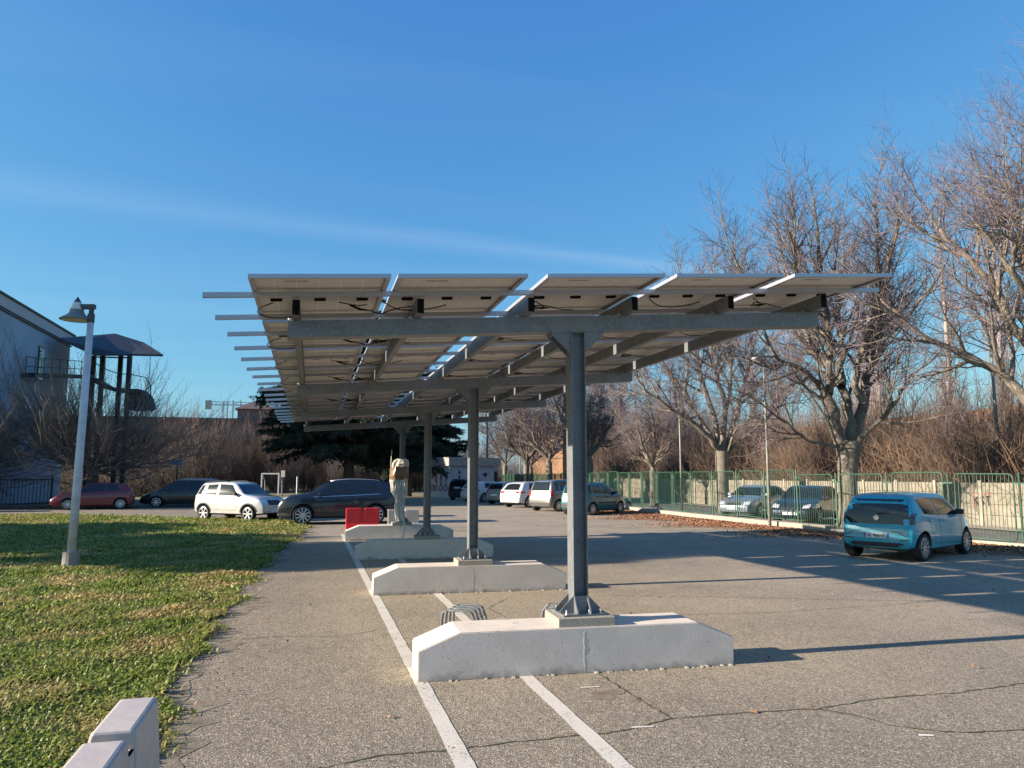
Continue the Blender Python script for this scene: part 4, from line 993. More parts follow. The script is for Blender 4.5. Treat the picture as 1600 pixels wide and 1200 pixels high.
        for sm in opts.get('seams', [[(dm, sp.H-0.17), (dm, sp.B(dm)), (dm+0.01, sp.zb+0.2), (sp.rear+sp.WB-0.42, sp.zb+0.18), (sp.rear+sp.WB-0.36, sp.B(dm)-0.12)]]):     # door shut lines, polylines in side view
            for a, b in zip(sm[:-1], sm[1:]):
                hz_ = abs(b[0]-a[0]) > abs(b[1]-a[1])
                e = (0, 0.0045) if hz_ else (0.0045, 0)
                patch('door_gap', 'y', sgn, [(X(a[0])-e[0], a[1]-e[1]), (X(b[0])-e[0], b[1]-e[1])], [(X(a[0])+e[0], a[1]+e[1]), (X(b[0])+e[0], b[1]+e[1])], M_WELL, 0.002, 5, 1)
        if opts.get('arch'):
            for wx in (0, sp.WB):
                lo = [(wx+(r+0.058)*math.cos(a), r+0.015+(r+0.058)*math.sin(a)) for a in np.linspace(math.pi*1.02, -0.02*math.pi, 13)]
                hi = [(wx+(r+0.115)*math.cos(a), r+0.015+(r+0.105)*math.sin(a)) for a in np.linspace(math.pi*1.02, -0.02*math.pi, 13)]
                patch('arch_trim', 'y', sgn, lo, hi, M_TRIM, 0.008, 12, 1)
        if opts.get('rubbing'):
            z = opts['rubbing']; patch('rubbing_strip', 'y', sgn, [(r+0.12, z), (sp.WB-r-0.12, z)], [(r+0.12, z+0.06), (sp.WB-r-0.12, z+0.06)], M_TRIM, 0.012, 8, 1)
        if opts.get('rails'):
            x0, x1 = opts['rails']; q = MB(); pts = []
            for t in np.linspace(0, 1, 9):
                x = x0+(x1-x0)*t; y = sp.W/2*sp.roofw-0.06; pts.append((X(x), sgn*y, sp.T(x)+0.035-0.03*(abs(t-.5)*2)**6))
            q.tube(pts, 0.014, 6); q.build('roof_rail', opts.get('railm', M_RIM), root, smooth=True)
        if opts.get('chromeline'):
            a, b = opts['chromeline']; patch('window_trim', 'y', sgn, [(X(a+(b-a)*t/8), sp.B(a+(b-a)*t/8)+0.012) for t in range(9)], [(X(a+(b-a)*t/8), sp.B(a+(b-a)*t/8)+0.028) for t in range(9)], M_CHROME, 0.008, 14, 1)
    if 'grille' in opts:
        g_ = opts['grille']; patch('grille', 'x', 1, [(-W2*g_[0], g_[1]), (W2*g_[0], g_[1])], [(-W2*g_[0], g_[2]), (W2*g_[0], g_[2])], M_TRIM, 0.004, 8, 3)
    if 'bumper' in opts:
        b_ = opts['bumper']; patch('rear_bumper', 'x', -1, [(-W2*.82, b_[0]), (W2*.82, b_[0])], [(-W2*.82, b_[1]), (W2*.82, b_[1])], b_[2], 0.01, 10, 3)
    pz = opts.get('plate', 0.75)
    for sgn, z in ((-1, pz), (1, opts.get('fplate', 0.42))):
        h = cast('x', 0, z, sgn)
        if h: q = MB(); q.box(h[0].x+sgn*0.012-0.005, h[0].x+sgn*0.012+0.005, -0.26, 0.26, z-0.055, z+0.055); q.build('number_plate', M_PLATE, root)
    root.scale = (1, 1, opts.get('sz', 0.975))
    return root, cast, patch, X

def hatch(L, W, H, WB, rear, rw, hood=0.93, cowl=None, belt=0.92, roof0=0.35, kick=0.0, zb=0.19, roofw=0.74, nose=0.68, belt_up=0.06):
    """generic hatchback / MPV outline"""
    cowl = cowl or L-1.05
    xs = cowl-0.78
    top = [(-.1, 0.52), (0.0, 0.56), (0.05, 0.92), (0.09, belt+0.02), (roof0, H-0.09), (roof0+0.45, H-0.02), (L*0.47, H), (xs-0.25, H-0.025), (xs, H-0.07), (cowl, hood), (cowl+0.25, hood-0.04), (L-0.35, nose+0.10), (L-0.12, nose), (L-0.02, nose-0.12), (L+.1, 0.45)]
    bl_ = [(0, belt+belt_up), (0.6, belt+belt_up*0.9), (WB*0.5+rear, belt+0.01), (cowl+0.1, belt-0.03), (L, belt-0.1)]
    return Car(L, W, H, WB, rear, rw, top, bl_, zb, roofw)
def std_opts(sp, xs, cowl, a=0.42, rearslope=0.25, mid=None, third=None, **k):
    """three side windows: quarter, rear door, front door"""
    mid = mid or sp.WB*0.45+sp.rear
    bl_ = [a, mid-0.05, mid+0.05, cowl-0.16]
    w = [(a+0.05, mid-0.04, a+rearslope, mid-0.06), (mid+0.04, cowl-0.20, mid+0.01, xs-0.02)]
    if third: w = [(third[0], third[1], third[0]+rearslope*0.9, third[1]+0.02), (third[1]+0.09, mid-0.04, third[1]+0.09, mid-0.06), w[-1]]
    o = dict(windows=w); o.update(k); return o

# 1. the bright blue city car on the right: small, upright, black glossy tailgate
L, W, H, WB, rear = 3.55, 1.645, 1.49, 2.42, 0.48
top = [(-.1, .60), (0.0, .66), (0.03, .80), (0.07, 0.98), (0.20, 1.32), (0.30, 1.42), (0.55, 1.465), (1.3, 1.49), (2.0, 1.465), (2.22, 1.41), (2.85, 1.00), (3.05, .94), (3.35, .82), (3.50, .70), (3.6, .5)]
bel = [(0, 1.03), (0.5, 1.0), (1.4, 0.955), (2.7, 0.92), (3.55, 0.8)]
up = Car(L, W, H, WB, rear, 0.30, top, bel, 0.20, 0.73, 0.13, 0.26)
M_UP = paint('bright_blue', (0.02, 0.36, 0.46), 0.0, 0.35)
root, cast, patch, X = build_car(up, 'small_car', M_UP, 'bright blue small hatchback with black glass tailgate parked nose to the green fence', (12.3, 14.3), R(26),
    dict(sz=.962, windows=[(0.62, 1.28, 0.50, 1.24), (1.37, 2.52, 1.33, 2.10)], screen=(1.00, 1.385, 0.80, 0.66), rear_window=(0.80, 1.35, 0.88, 0.72), spokes=10, spokew=0.03,
         mirror=(2.42, 1.0), mirrorm=M_TRIM, handles=[(0.85, 0.87), (1.62, 0.86)], handlem=M_UP, head=(2.98, 3.3, .70, .86), plate=0.55, rail=0.11,
         seams=[[(1.33, 1.40), (1.33, 0.93), (1.34, 0.36), (2.45, 0.32), (2.60, 0.6), (2.58, 0.93)], [(0.78, 0.95), (0.86, 0.68), (0.99, 0.55), (1.08, 0.36), (1.34, 0.36)]]))
W2 = W/2
for c_ in root.children:
    if c_.name.startswith('rear_window'): c_['label'] = 'black glossy glass tailgate'
for sgn in (-1, 1):      # lamps inside the black tailgate edge, reflectors, shade of the bumper crease painted as darker blue strips
    patch('tail_light', 'x', -1, [(sgn*W2*.93, .81), (sgn*W2*.83, .81)], [(sgn*W2*.92, 1.04), (sgn*W2*.84, 1.04)], mat('tail_smoked', (0.035, 0.005, 0.007), 0.12, coat=1.0), 0.009, 3, 4)
    patch('reflector', 'x', -1, [(sgn*W2*.60, .455), (sgn*W2*.84, .475)], [(sgn*W2*.60, .475), (sgn*W2*.84, .50)], M_TRIM, 0.006, 5, 1)
    patch('bumper_crease_shade', 'x', -1, [(sgn*W2*.40, .635), (sgn*W2*.58, .63), (sgn*W2*.72, .54), (sgn*W2*.88, .535)], [(sgn*W2*.40, .65), (sgn*W2*.58, .648), (sgn*W2*.74, .558), (sgn*W2*.88, .555)], mat('crease_shade_blue', (0.02, 0.10, 0.16), 0.4), 0.004, 9, 1)
patch('rear_valance', 'x', -1, [(-W2*.80, .31), (W2*.80, .31)], [(-W2*.62, .40), (W2*.62, .40)], M_TRIM, 0.006, 8, 2)
h = cast('x', 0, 1.02, -1)
mb = MB(); mb.bar((h[0].x-0.02, 0.0, 1.035), (h[0].x+0.02, -0.42, 1.06), 0.02, 0.025); mb.build('rear_wiper', M_TRIM, root)
# roundel on the tailgate: ring with a V over a W
h = cast('x', 0, 0.93, -1); hx = h[0].x-0.022; cz = 0.94; rr = 0.058
mb = MB(); ringp = [(hx, rr*math.cos(t*math.pi/12), cz+rr*math.sin(t*math.pi/12)) for t in range(25)]; mb.tube(ringp, 0.006, 5)
def seg(a, b): mb.bar((hx, -a[0]*rr, cz+a[1]*rr), (hx, -b[0]*rr, cz+b[1]*rr), 0.012, 0.006, up=(1, 0, 0))
for a, b in (((-.35, .9), (0, .12)), ((0, .12), (.35, .9)), ((-.8, .5), (-.38, -.8)), ((-.38, -.8), (0, 0)), ((0, 0), (.38, -.8)), ((.38, -.8), (.8, .5))): seg(a, b)
mb.build('badge', M_CHROME, root)
h = cast('x', 0, 0.55, -1)
pl = [c_ for c_ in root.children if c_.name.startswith('number_plate')][0]
for ysg in (1, -1):
    q = MB(); yy0 = 0.26*ysg; q.box(h[0].x-0.0195, h[0].x-0.0175, min(yy0, yy0-ysg*0.035), max(yy0, yy0-ysg*0.035), 0.496, 0.604); q.build('plate_band', M_PLBLUE, pl)
fc = bpy.data.curves.new('plate_text', 'FONT'); fc.body = 'GK\u00b7466NN'; fc.size = 0.115; fc.align_x = 'CENTER'; fc.align_y = 'CENTER'; fc.extrude = 0.001; fc.offset = 0.002
fo = bpy.data.objects.new('plate_text', fc); COL.objects.link(fo); dg = bpy.context.evaluated_depsgraph_get(); me = bpy.data.meshes.new_from_object(fo.evaluated_get(dg)); bpy.data.objects.remove(fo)
me.materials.clear(); me.materials.append(M_INK); fo = bpy.data.objects.new('plate_text', me); COL.objects.link(fo); fo.parent = pl
fo.rotation_euler = (math.pi/2, 0, -math.pi/2); fo.location = (h[0].x-0.0185, 0, 0.55); fo.scale = (0.82, 1, 1)
fo.rotation_euler = (math.pi/2, 0, math.pi*1.5)
mb = MB(); mb.tube([(-0.2+0.35, 0, 1.46), (0.05, 0, 1.56)], 0.006, 5); mb.build('antenna', M_TRIM, root)

# 2. teal small hatchback behind the front column
pan = hatch(3.54, 1.58, 1.54, 2.30, 0.55, 0.29, hood=0.98, cowl=2.75, belt=0.95, roof0=0.22, roofw=0.76, nose=0.74)
build_car(pan, 'small_car', paint('dark_teal', (0.012, 0.11, 0.14), 0.1), 'teal upright small hatchback half hidden behind the front column', (12.15, 33.75), R(34),
    dict(windows=[(0.30, 0.55, 0.34, 0.55), (0.64, 1.30, 0.62, 1.27), (1.39, 2.48, 1.36, 1.92)], screen=(1.04, 1.43, .82, .68), rear_window=(1.02, 1.42, .74, .66), tail=(.80, .92, .78, 1.40, .04, .0),
         rubbing=0.55, spokes=7, mirror=(2.35, 1.02), mirrorm=M_TRIM, handles=[(0.9, .86), (1.65, .86)], handlem=M_TRIM, head=(3.0, 3.36, .70, .86), bumper=(.36, .52, M_TRIM), plate=0.68))
# 3. silver-grey mini MPV
idea = hatch(3.93, 1.70, 1.66, 2.51, 0.60, 0.30, hood=1.05, cowl=3.0, belt=1.0, roof0=0.24, roofw=0.75)
build_car(idea, 'mini_van', paint('grey_beige', (0.22, 0.21, 0.205), 0.5), 'grey tall compact van with red upright tail lights, second car behind the front column', (11.8, 37.7), R(30),
    dict(windows=[(0.40, 0.66, 0.46, 0.68), (0.75, 1.45, 0.75, 1.42), (1.54, 2.75, 1.50, 2.15)], screen=(1.10, 1.55, .82, .66), rear_window=(1.08, 1.54, .76, .62), tail=(.76, .93, .78, 1.10, .02, .22),
         spokes=9, mirror=(2.6, 1.05), handles=[(1.0, .93), (1.85, .92)], head=(3.3, 3.75, .72, .9), plate=0.86, bumper=(.34, .46, M_TRIM)))
# 4. white crossover hatch
tip = hatch(4.3, 1.80, 1.52, 2.60, 0.75, 0.33, hood=0.98, cowl=3.2, belt=0.95, roof0=0.5, roofw=0.70, belt_up=0.10)
build_car(tip, 'hatchback', paint('pure_white', (0.60, 0.60, 0.60), 0, 0.3), 'large white rounded hatchback with slim dark red tail lights beside the grey compact van', (11.6, 42.6), R(30),
    dict(windows=[(0.75, 1.45, 0.95, 1.42), (1.54, 2.95, 1.50, 2.36)], screen=(1.05, 1.41, .82, .64), rear_window=(1.03, 1.39, .70, .56), tail=(.52, .92, .84, .95, .0, .40), spokes=5, spokew=.06, mirror=(2.9, 1.05), handles=[(1.1, .93), (1.95, .92)], head=(3.6, 4.1, .70, .86), plate=0.55, clad=0.12))
# 5. small silver hatchback
sil = hatch(3.65, 1.62, 1.48, 2.35, 0.55, 0.29, hood=0.95, cowl=2.85, belt=0.93, roof0=0.3)
build_car(sil, 'small_car', paint('silver_pink', (0.36, 0.34, 0.32), 0.4), 'small silver hatchback between two white cars in the echelon row', (11.7, 47.5), R(32),
    dict(windows=[(0.55, 1.25, 0.68, 1.22), (1.34, 2.6, 1.31, 2.02)], screen=(1.0, 1.38, .82, .66), rear_window=(1.0, 1.36, .74, .62), tail=(.74, .93, .74, .98, .02, .2), spokes=7, mirror=(2.5, .98), head=(3.1, 3.5, .66, .82), plate=0.62))
# 6. white hatchback by the second column
build_car(hatch(4.2, 1.78, 1.46, 2.6, 0.75, 0.31, hood=0.95, cowl=3.15, belt=0.93, roof0=0.5), 'hatchback', paint('cream_white', (0.58, 0.58, 0.56), 0), 'low white hatchback seen right of the second column, near the hut', (11.0, 51.6), R(30),
    dict(windows=[(0.8, 1.4, 1.0, 1.38), (1.48, 2.9, 1.45, 2.3)], screen=(1.0, 1.36, .82, .64), rear_window=(.99, 1.34, .7, .56), tail=(.62, .93, .76, .90, .0, .3), spokes=5, mirror=(2.8, .98), head=(3.5, 4.0, .64, .8), plate=0.5))
# 7. dark car in front of the hut
build_car(hatch(4.2, 1.82, 1.68, 2.6, 0.75, 0.34, hood=1.05, cowl=3.1, belt=1.0, roof0=0.2), 'off_roader', paint('dark_navy', (0.02, 0.026, 0.035), 0.1), 'dark boxy car parked against the graffiti hut', (11.0, 56.6), R(48),
    dict(windows=[(0.4, 0.7, 0.42, 0.7), (0.8, 1.4, 0.8, 1.38), (1.48, 2.85, 1.45, 2.25)], screen=(1.12, 1.55, .82, .68), rear_window=(1.1, 1.54, .74, .66), tail=(.80, .93, .8, 1.0, .0, .15), spokes=5, mirror=(2.75, 1.06), head=(3.5, 4.0, .74, .92), plate=0.95))
# 8. dark grey SUV facing left
L = 4.48
top = [(-.1, .62), (0, .66), (0.05, .95), (0.10, 1.13), (0.33, 1.50), (0.42, 1.57), (0.8, 1.62), (1.8, 1.65), (2.5, 1.61), (2.78, 1.545), (3.36, 1.17), (3.6, 1.13), (4.05, 1.07), (4.32, .96), (4.44, .78), (4.6, .5)]
bel = [(0, 1.13), (0.8, 1.10), (1.8, 1.05), (3.3, 1.0), (4.48, 0.9)]
kia = Car(L, 1.855, 1.64, 2.67, 0.90, 0.355, top, bel, 0.24, 0.71, 0.13, 0.26)
build_car(kia, 'suv', paint('charcoal', (0.010, 0.012, 0.018), 0.1, 0.3), 'dark charcoal SUV facing left with multi spoke alloy wheels, nose against the white car', (2.38, 30.3), R(181),
    dict(sz=1.0, windows=[(0.78, 1.20, 0.95, 1.22), (1.27, 1.93, 1.28, 1.90), (2.02, 3.12, 1.98, 2.56)], screen=(1.16, 1.52, .82, .66), rear_window=(1.16, 1.48, .72, .6), tail=(.30, .92, .96, 1.06, .0, .45), spokes=10, spokew=0.055,
         mirror=(2.95, 1.10), handles=[(1.42, .98), (2.25, .97)], head=(3.9, 4.3, .96, 1.05), grille=(.45, .55, .92), arch=True, rails=(0.75, 2.55), chromeline=(0.75, 3.2), clad=0.16, plate=0.9, fplate=.5,
         seams=[[(1.97, 1.5), (1.97, 1.0), (1.98, 0.48), (3.15, 0.44), (3.2, 0.8), (3.16, 1.0)], [(1.22, 1.02), (1.32, .74), (1.5, .5), (1.98, .48)]]))
# 9. silver-white small SUV facing right
L = 3.62
top = [(-.1, .62), (0, .66), (0.03, .95), (0.07, 1.10), (0.28, 1.50), (0.45, 1.56), (1.3, 1.60), (1.9, 1.58), (2.12, 1.53), (2.62, 1.12), (2.8, 1.06), (3.25, 1.0), (3.45, .92), (3.56, .78), (3.7, .5)]
bel = [(0, 1.06), (1.5, 1.03), (2.6, 1.0), (3.62, 0.92)]
ign = Car(L, 1.61, 1.60, 2.36, 0.58, 0.315, top, bel, 0.25, 0.77, 0.10, 0.20)
build_car(ign, 'small_suv', paint('silver_white', (0.55, 0.54, 0.52), 0.15, 0.3), 'silver white boxy small SUV with roof rails facing right beside the lawn', (-3.75, 34.1), R(-39),
    dict(windows=[(0.18, 0.50, 0.34, 0.52), (0.62, 1.22, 0.68, 1.22), (1.33, 2.40, 1.33, 1.98)], screen=(1.10, 1.49, .84, .70), rear_window=(1.10, 1.48, .74, .66), tail=(.84, .95, .98, 1.45, .03, .12), spokes=6, spokew=0.06,
         mirror=(2.28, 1.08), mirrorm=M_TRIM, handles=[(0.78, .97), (1.45, .96)], handlem=M_TRIM, head=(3.08, 3.45, .78, .93), grille=(.42, .66, .86), arch=True, rails=(0.3, 1.75), railm=M_TRIM, clad=0.10, plate=0.8,
         seams=[[(1.28, 1.5), (1.28, 1.0), (1.29, .46), (2.3, .44), (2.38, .8), (2.4, 1.0)], [(0.62, 1.02), (0.72, .76), (0.9, .5), (1.29, .46)]]))
# 10. dark MPV facing left, 11. blue car behind it, 12. red hatchback, 13. small dark car behind the SUV, 14. white car cut off at the left edge
mpv = hatch(4.47, 1.83, 1.62, 2.73, 0.85, 0.32, hood=1.02, cowl=3.45, belt=0.98, roof0=0.3, roofw=0.72)
build_car(mpv, 'family_car', paint('brown_black', (0.018, 0.018, 0.02), 0.2), 'dark rounded family car facing left between the red hatchback and the silver white SUV', (-5.95, 48.85), R(184),
    dict(windows=[(0.6, 1.15, 0.7, 1.15), (1.24, 1.95, 1.24, 1.92), (2.04, 3.2, 2.0, 2.65)], screen=(1.08, 1.52, .82, .66), rear_window=(1.08, 1.5, .74, .62), tail=(.8, .93, .9, 1.3, .02, .2), spokes=7, mirror=(3.0, 1.05), handles=[(1.4, .94), (2.25, .92)], head=(3.7, 4.25, .74, .9), plate=.8,
         seams=[[(1.99, 1.45), (1.99, .95), (2.0, .4)]]))
est = hatch(4.75, 1.85, 1.66, 2.8, 0.9, 0.32, hood=1.06, cowl=3.6, belt=1.0, roof0=0.35)
build_car(est, 'estate_car', paint('steel_blue', (0.10, 0.16, 0.28), 0.4), 'steel blue car mostly hidden behind the dark family car, only roof and nose showing', (-6.2, 52.0), R(184),
    dict(windows=[(0.7, 1.25, 0.85, 1.25), (1.34, 2.05, 1.34, 2.02), (2.14, 3.35, 2.1, 2.8)], screen=(1.1, 1.56, .82, .66), rear_window=(1.1, 1.54, .74, .62), tail=(.8, .93, .9, 1.3, .02, .2), spokes=7, mirror=(3.2, 1.06), head=(3.95, 4.5, .78, .95), rails=(0.6, 2.8)))
pun = hatch(4.03, 1.69, 1.49, 2.51, 0.66, 0.30, hood=0.96, cowl=3.05, belt=0.94, roof0=0.42, roofw=0.70, belt_up=0.10)
build_car(pun, 'hatchback', paint('dark_red', (0.15, 0.004, 0.02), 0.0), 'dark red hatchback facing left near the left building', (-10.2, 46.7), R(189),
    dict(windows=[(0.72, 1.38, 0.9, 1.35), (1.47, 2.82, 1.43, 2.2)], screen=(1.0, 1.39, .82, .64), rear_window=(1.04, 1.38, .7, .58), tail=(.78, .93, .9, 1.25, .04, .16), spokes=14, spokew=.03, mirror=(2.72, 1.0), handles=[(1.0, .92), (1.9, .9)], head=(3.3, 3.85, .66, .82),
         seams=[[(1.42, 1.32), (1.42, .9), (1.43, .36), (2.6, .34), (2.72, .7)]]))
sm = hatch(3.9, 1.68, 1.48, 2.45, 0.62, 0.30, hood=0.95, cowl=2.95, belt=0.94, roof0=0.35)
build_car(sm, 'hatchback', paint('graphite', (0.05, 0.052, 0.055), 0.4), 'small graphite car hidden behind the charcoal SUV, its windscreen showing', (2.3, 34.6), R(178),
    dict(windows=[(0.6, 1.3, 0.75, 1.28), (1.38, 2.7, 1.35, 2.1)], screen=(1.0, 1.38, .82, .66), rear_window=(1.0, 1.36, .74, .62), tail=(.8, .93, .8, 1.1, .02, .2), spokes=7, mirror=(2.6, 1.0), head=(3.2, 3.7, .66, .82)))
wc = hatch(3.9, 1.68, 1.45, 2.45, 0.62, 0.30, hood=0.92, cowl=2.95, belt=0.92, roof0=0.35)
build_car(wc, 'hatchback', paint('blue_white', (0.62, 0.66, 0.74), 0.0), 'white car cut off by the left edge of the view, only its tail showing', (-16.95, 44.3), R(188),
    dict(windows=[(0.6, 1.3, 0.75, 1.28), (1.38, 2.7, 1.35, 2.1)], screen=(1.0, 1.36, .82, .66), rear_window=(1.0, 1.34, .74, .62), tail=(.8, .93, .8, 1.1, .02, .2), spokes=7, head=(3.2, 3.7, .66, .82)))
# 15/16: two cars beyond the fence, noses towards it
sed = hatch(4.3, 1.74, 1.42, 2.6, 0.85, 0.30, hood=0.93, cowl=3.15, belt=0.9, roof0=0.75)
def place_front(sp, fx_, fy_, ang):      # rear axle point for a nose centre position
    d = sp.L-sp.rear; return (fx_-math.cos(ang)*d, fy_-math.sin(ang)*d)
a1 = R(213)
build_car(sed, 'saloon', paint('silver_blue', (0.26, 0.31, 0.37), 0.3), 'silver blue saloon behind the green fence, left of the dark hatchback', place_front(sed, 17.75, 29.7, a1), a1,
    dict(windows=[(0.95, 1.5, 1.15, 1.48), (1.58, 2.95, 1.55, 2.35)], screen=(.97, 1.32, .82, .66), rear_window=(.97, 1.30, .7, .6), spokes=7, mirror=(2.8, .98), head=(3.6, 4.1, .60, .76), grille=(.4, .5, .7)))
hat = hatch(4.1, 1.72, 1.46, 2.55, 0.7, 0.31, hood=0.95, cowl=3.0, belt=0.93, roof0=0.5)
a2 = R(217)
build_car(hat, 'hatchback', paint('midnight_blue', (0.02, 0.032, 0.06), 0.3), 'midnight blue rounded hatchback behind the green fence, beside the nearest full tree', place_front(hat, 17.3, 25.0, a2), a2,
    dict(windows=[(0.7, 1.3, 0.95, 1.28), (1.38, 2.75, 1.35, 2.15)], screen=(1.0, 1.36, .82, .66), rear_window=(1.0, 1.34, .7, .6), spokes=7, mirror=(2.65, 1.0), head=(3.3, 3.85, .64, .80), grille=(.4, .5, .72)))

# ------------------------------------------------------------------ trees
class Grow:
    def __init__(s, seed): s.r = random.Random(seed); s.tr = MB(); s.tw = MB()
    def rv(s, a): return Vector((s.r.uniform(-a, a), s.r.uniform(-a, a), s.r.uniform(-a, a)))
    def branch(s, p, d, L, r0, lev, cfg):
        c = cfg[lev]; n = c['n']; pts = [p.copy()]; rr = [r0]; dirs = []
        d = d.normalized()
        for i in range(n):
            d = (d + s.rv(c['jit']) + Vector((0, 0, c['up']))).normalized(); p = p + d*(L/n); pts.append(p.copy()); rr.append(r0*(1-(i+1)/n*c['tap'])); dirs.append(d.copy())
        mb = s.tr if lev <= cfg['split'] else s.tw
        mb.tube(pts, rr, c['sides'], cap=False)
        if lev+1 in cfg: s.kids(pts, rr, L, lev, cfg)
    def kids(s, pts, rr, L, lev, cfg):
        c = cfg[lev]; k = cfg[lev+1]; cnt = max(1, int(L*c['den']+s.r.random()))
        m = len(pts)-1
        for q in range(cnt):
            t = c['t0']+(1-c['t0'])*(q+s.r.random())/cnt; x = t*m; i = min(int(x), m-1); f = x-i
            p = pts[i].lerp(pts[i+1], f); ax = (pts[i+1]-pts[i]).normalized(); r_ = rr[i]*(1-f)+rr[i+1]*f
            az = s.r.uniform(0, 2*math.pi); side = ax.orthogonal().normalized(); side.rotate(Matrix.Rotation(az, 3, ax))
            ang = R(s.r.uniform(*c['ang'])); d = ax*math.cos(ang)+side*math.sin(ang)
            s.branch(p, d, k['len']*s.r.uniform(0.6, 1.25)*(1.1-0.45*t), min(r_*0.75, k['r']*s.r.uniform(.7, 1.1)), lev+1, cfg)
        # leader
        d = (pts[-1]-pts[-2]); s.branch(pts[-1], d, k['len']*s.r.uniform(.8, 1.2), min(rr[-1], k['r']*1.1), lev+1, cfg)
    def limb(s, pts, r0, r1, cfg, sides=9, wob=0.08):
        pts = [Vector(p) for p in pts]; fine = []
        for a, b in zip(pts[:-1], pts[1:]):
            for q in range(3): fine.append(a.lerp(b, q/3)+(s.rv(wob) if q else Vector()))
        fine.append(pts[-1]); fine = smooth_pts(fine, 2)
        L = sum((b-a).length for a, b in zip(fine[:-1], fine[1:])); m = len(fine)-1
        rr = [r0+(r1-r0)*(i/m)**0.8 for i in range(m+1)]
        s.tr.tube(fine, rr, sides, cap=False); s.kids(fine, rr, L, 0, cfg)
PLANE = {'split': 2,
    0: dict(den=1.9, t0=0.28, ang=(25, 60)),
    1: dict(n=5, len=2.3, r=0.075, jit=.17, up=.09, tap=.65, sides=6, den=3.3, t0=.12, ang=(22, 58)),
    2: dict(n=4, len=1.15, r=0.026, jit=.22, up=.05, tap=.6, sides=4, den=5.2, t0=.12, ang=(25, 60)),
    3: dict(n=3, len=0.62, r=0.0105, jit=.26, up=.05, tap=.4, sides=3, den=4.2, t0=.15, ang=(25, 60)),
    4: dict(n=2, len=0.30, r=0.0078, jit=.3, up=.03, tap=.3, sides=3)}
TREEG = 'bare plane trees along the street beyond the fence'
def tree_obj(g, name, label, loc, mt=None, mw=None, group=TREEG, cat='tree', crown='crown'):
    o = empty(name, loc, 0, label, cat, group)
    a = g.tr.build('trunk', mt or M_BARK, o, smooth=True, fix=False); a.location = -Vector(loc)
    if g.tw.v:
        b = g.tw.build(crown, mw or M_TWIG, o, fix=False); b.location = -Vector(loc)
    return o
def limbs_from_px(g, lst, D0, cfg):
    for px, r0, r1, dd in lst:
        n = len(px); g.limb([at(x, y, D0+dd*i/(n-1)) for i, (x, y) in enumerate(px)], r0, r1, cfg)
# T1: nearest full tree, behind the blue car
g = Grow(11); D = 27.8; b0_ = at(1326, 840, D); b0_.z = 0
g.tr.tube(smooth_pts([b0_+Vector((0, 0, -.1)), b0_+Vector((0, 0, .15)), at(1326, 790, D), at(1324, 745, D), at(1325, 715, D), at(1327, 690, D)], 2), [.52, .42, .37, .34, .33, .33, .34, .38, .44, .40][:10], 14, cap=False)
limbs_from_px(g, [
  ([(1320, 712), (1306, 670), (1298, 635), (1293, 612)], .24, .21, -0.3),
  ([(1294, 616), (1296, 580), (1294, 524), (1289, 470), (1280, 400)], .17, .06, -1.5),
  ([(1293, 612), (1272, 594), (1246, 574), (1214, 560), (1185, 500), (1165, 440)], .12, .04, -2.5),
  ([(1320, 700), (1262, 690), (1240, 672), (1200, 640), (1150, 610)], .07, .02, -1.5),
  ([(1328, 700), (1331, 660), (1319, 612), (1297, 582), (1272, 545), (1254, 510), (1232, 430)], .22, .06, 1.5),
  ([(1315, 605), (1312, 570), (1315, 530), (1308, 480), (1318, 400)], .15, .05, 3.0),
  ([(1330, 705), (1341, 660), (1351, 622), (1353, 588), (1366, 560), (1386, 524), (1412, 500), (1450, 455)], .25, .06, 2.5),
  ([(1349, 628), (1335, 600), (1342, 560), (1350, 538), (1361, 508), (1374, 448), (1370, 380)], .15, .05, -1.5),
  ([(1360, 570), (1378, 500), (1385, 440), (1400, 370)], .12, .04, -2.5),
  ([(1334, 715), (1347, 681), (1383, 651), (1405, 621), (1418, 590), (1470, 549)], .12, .02, -1.5),
  ([(1294, 540), (1262, 480), (1245, 430), (1240, 380)], .10, .04, -3),
], D, PLANE)
tree_obj(g, 'bare_tree', 'bare pale-barked tree with forked limbs directly behind the blue small car', b0_)
# T2
g = Grow(23); D = 37.0; b2_ = at(1130, 820, D); b2_.z = 0
g.tr.tube(smooth_pts([b2_+Vector((0, 0, -.1)), at(1130, 790, D), at(1128, 740, D), at(1128, 705, D)], 2), [.42, .34, .30, .29, .30, .34], 12, cap=False)
limbs_from_px(g, [
  ([(1126, 712), (1112, 685), (1075, 655), (1049, 640), (1007, 610), (995, 590)], .17, .03, -2),
  ([(1116, 692), (1094, 655), (1067, 610), (1049, 587), (1025, 560)], .13, .02, 1.5),
  ([(1127, 705), (1109, 632), (1094, 580), (1086, 550), (1072, 460)], .15, .05, 2),
  ([(1130, 705), (1131, 617), (1112, 569), (1109, 520), (1118, 440)], .16, .03, -2),
  ([(1131, 660), (1142, 600), (1140, 540), (1155, 440)], .12, .03, 0),
  ([(1131, 712), (1154, 640), (1165, 595), (1176, 550), (1195, 440)], .16, .03, 2.5),
  ([(1133, 715), (1180, 670), (1225, 625), (1240, 580), (1262, 540)], .10, .02, -2.5),
  ([(1134, 712), (1150, 670), (1170, 655), (1200, 640)], .08, .02, -2.5)], D, PLANE)
tree_obj(g, 'bare_tree', 'bare vase shaped tree right of the canopy end, behind the slim pole', b2_)
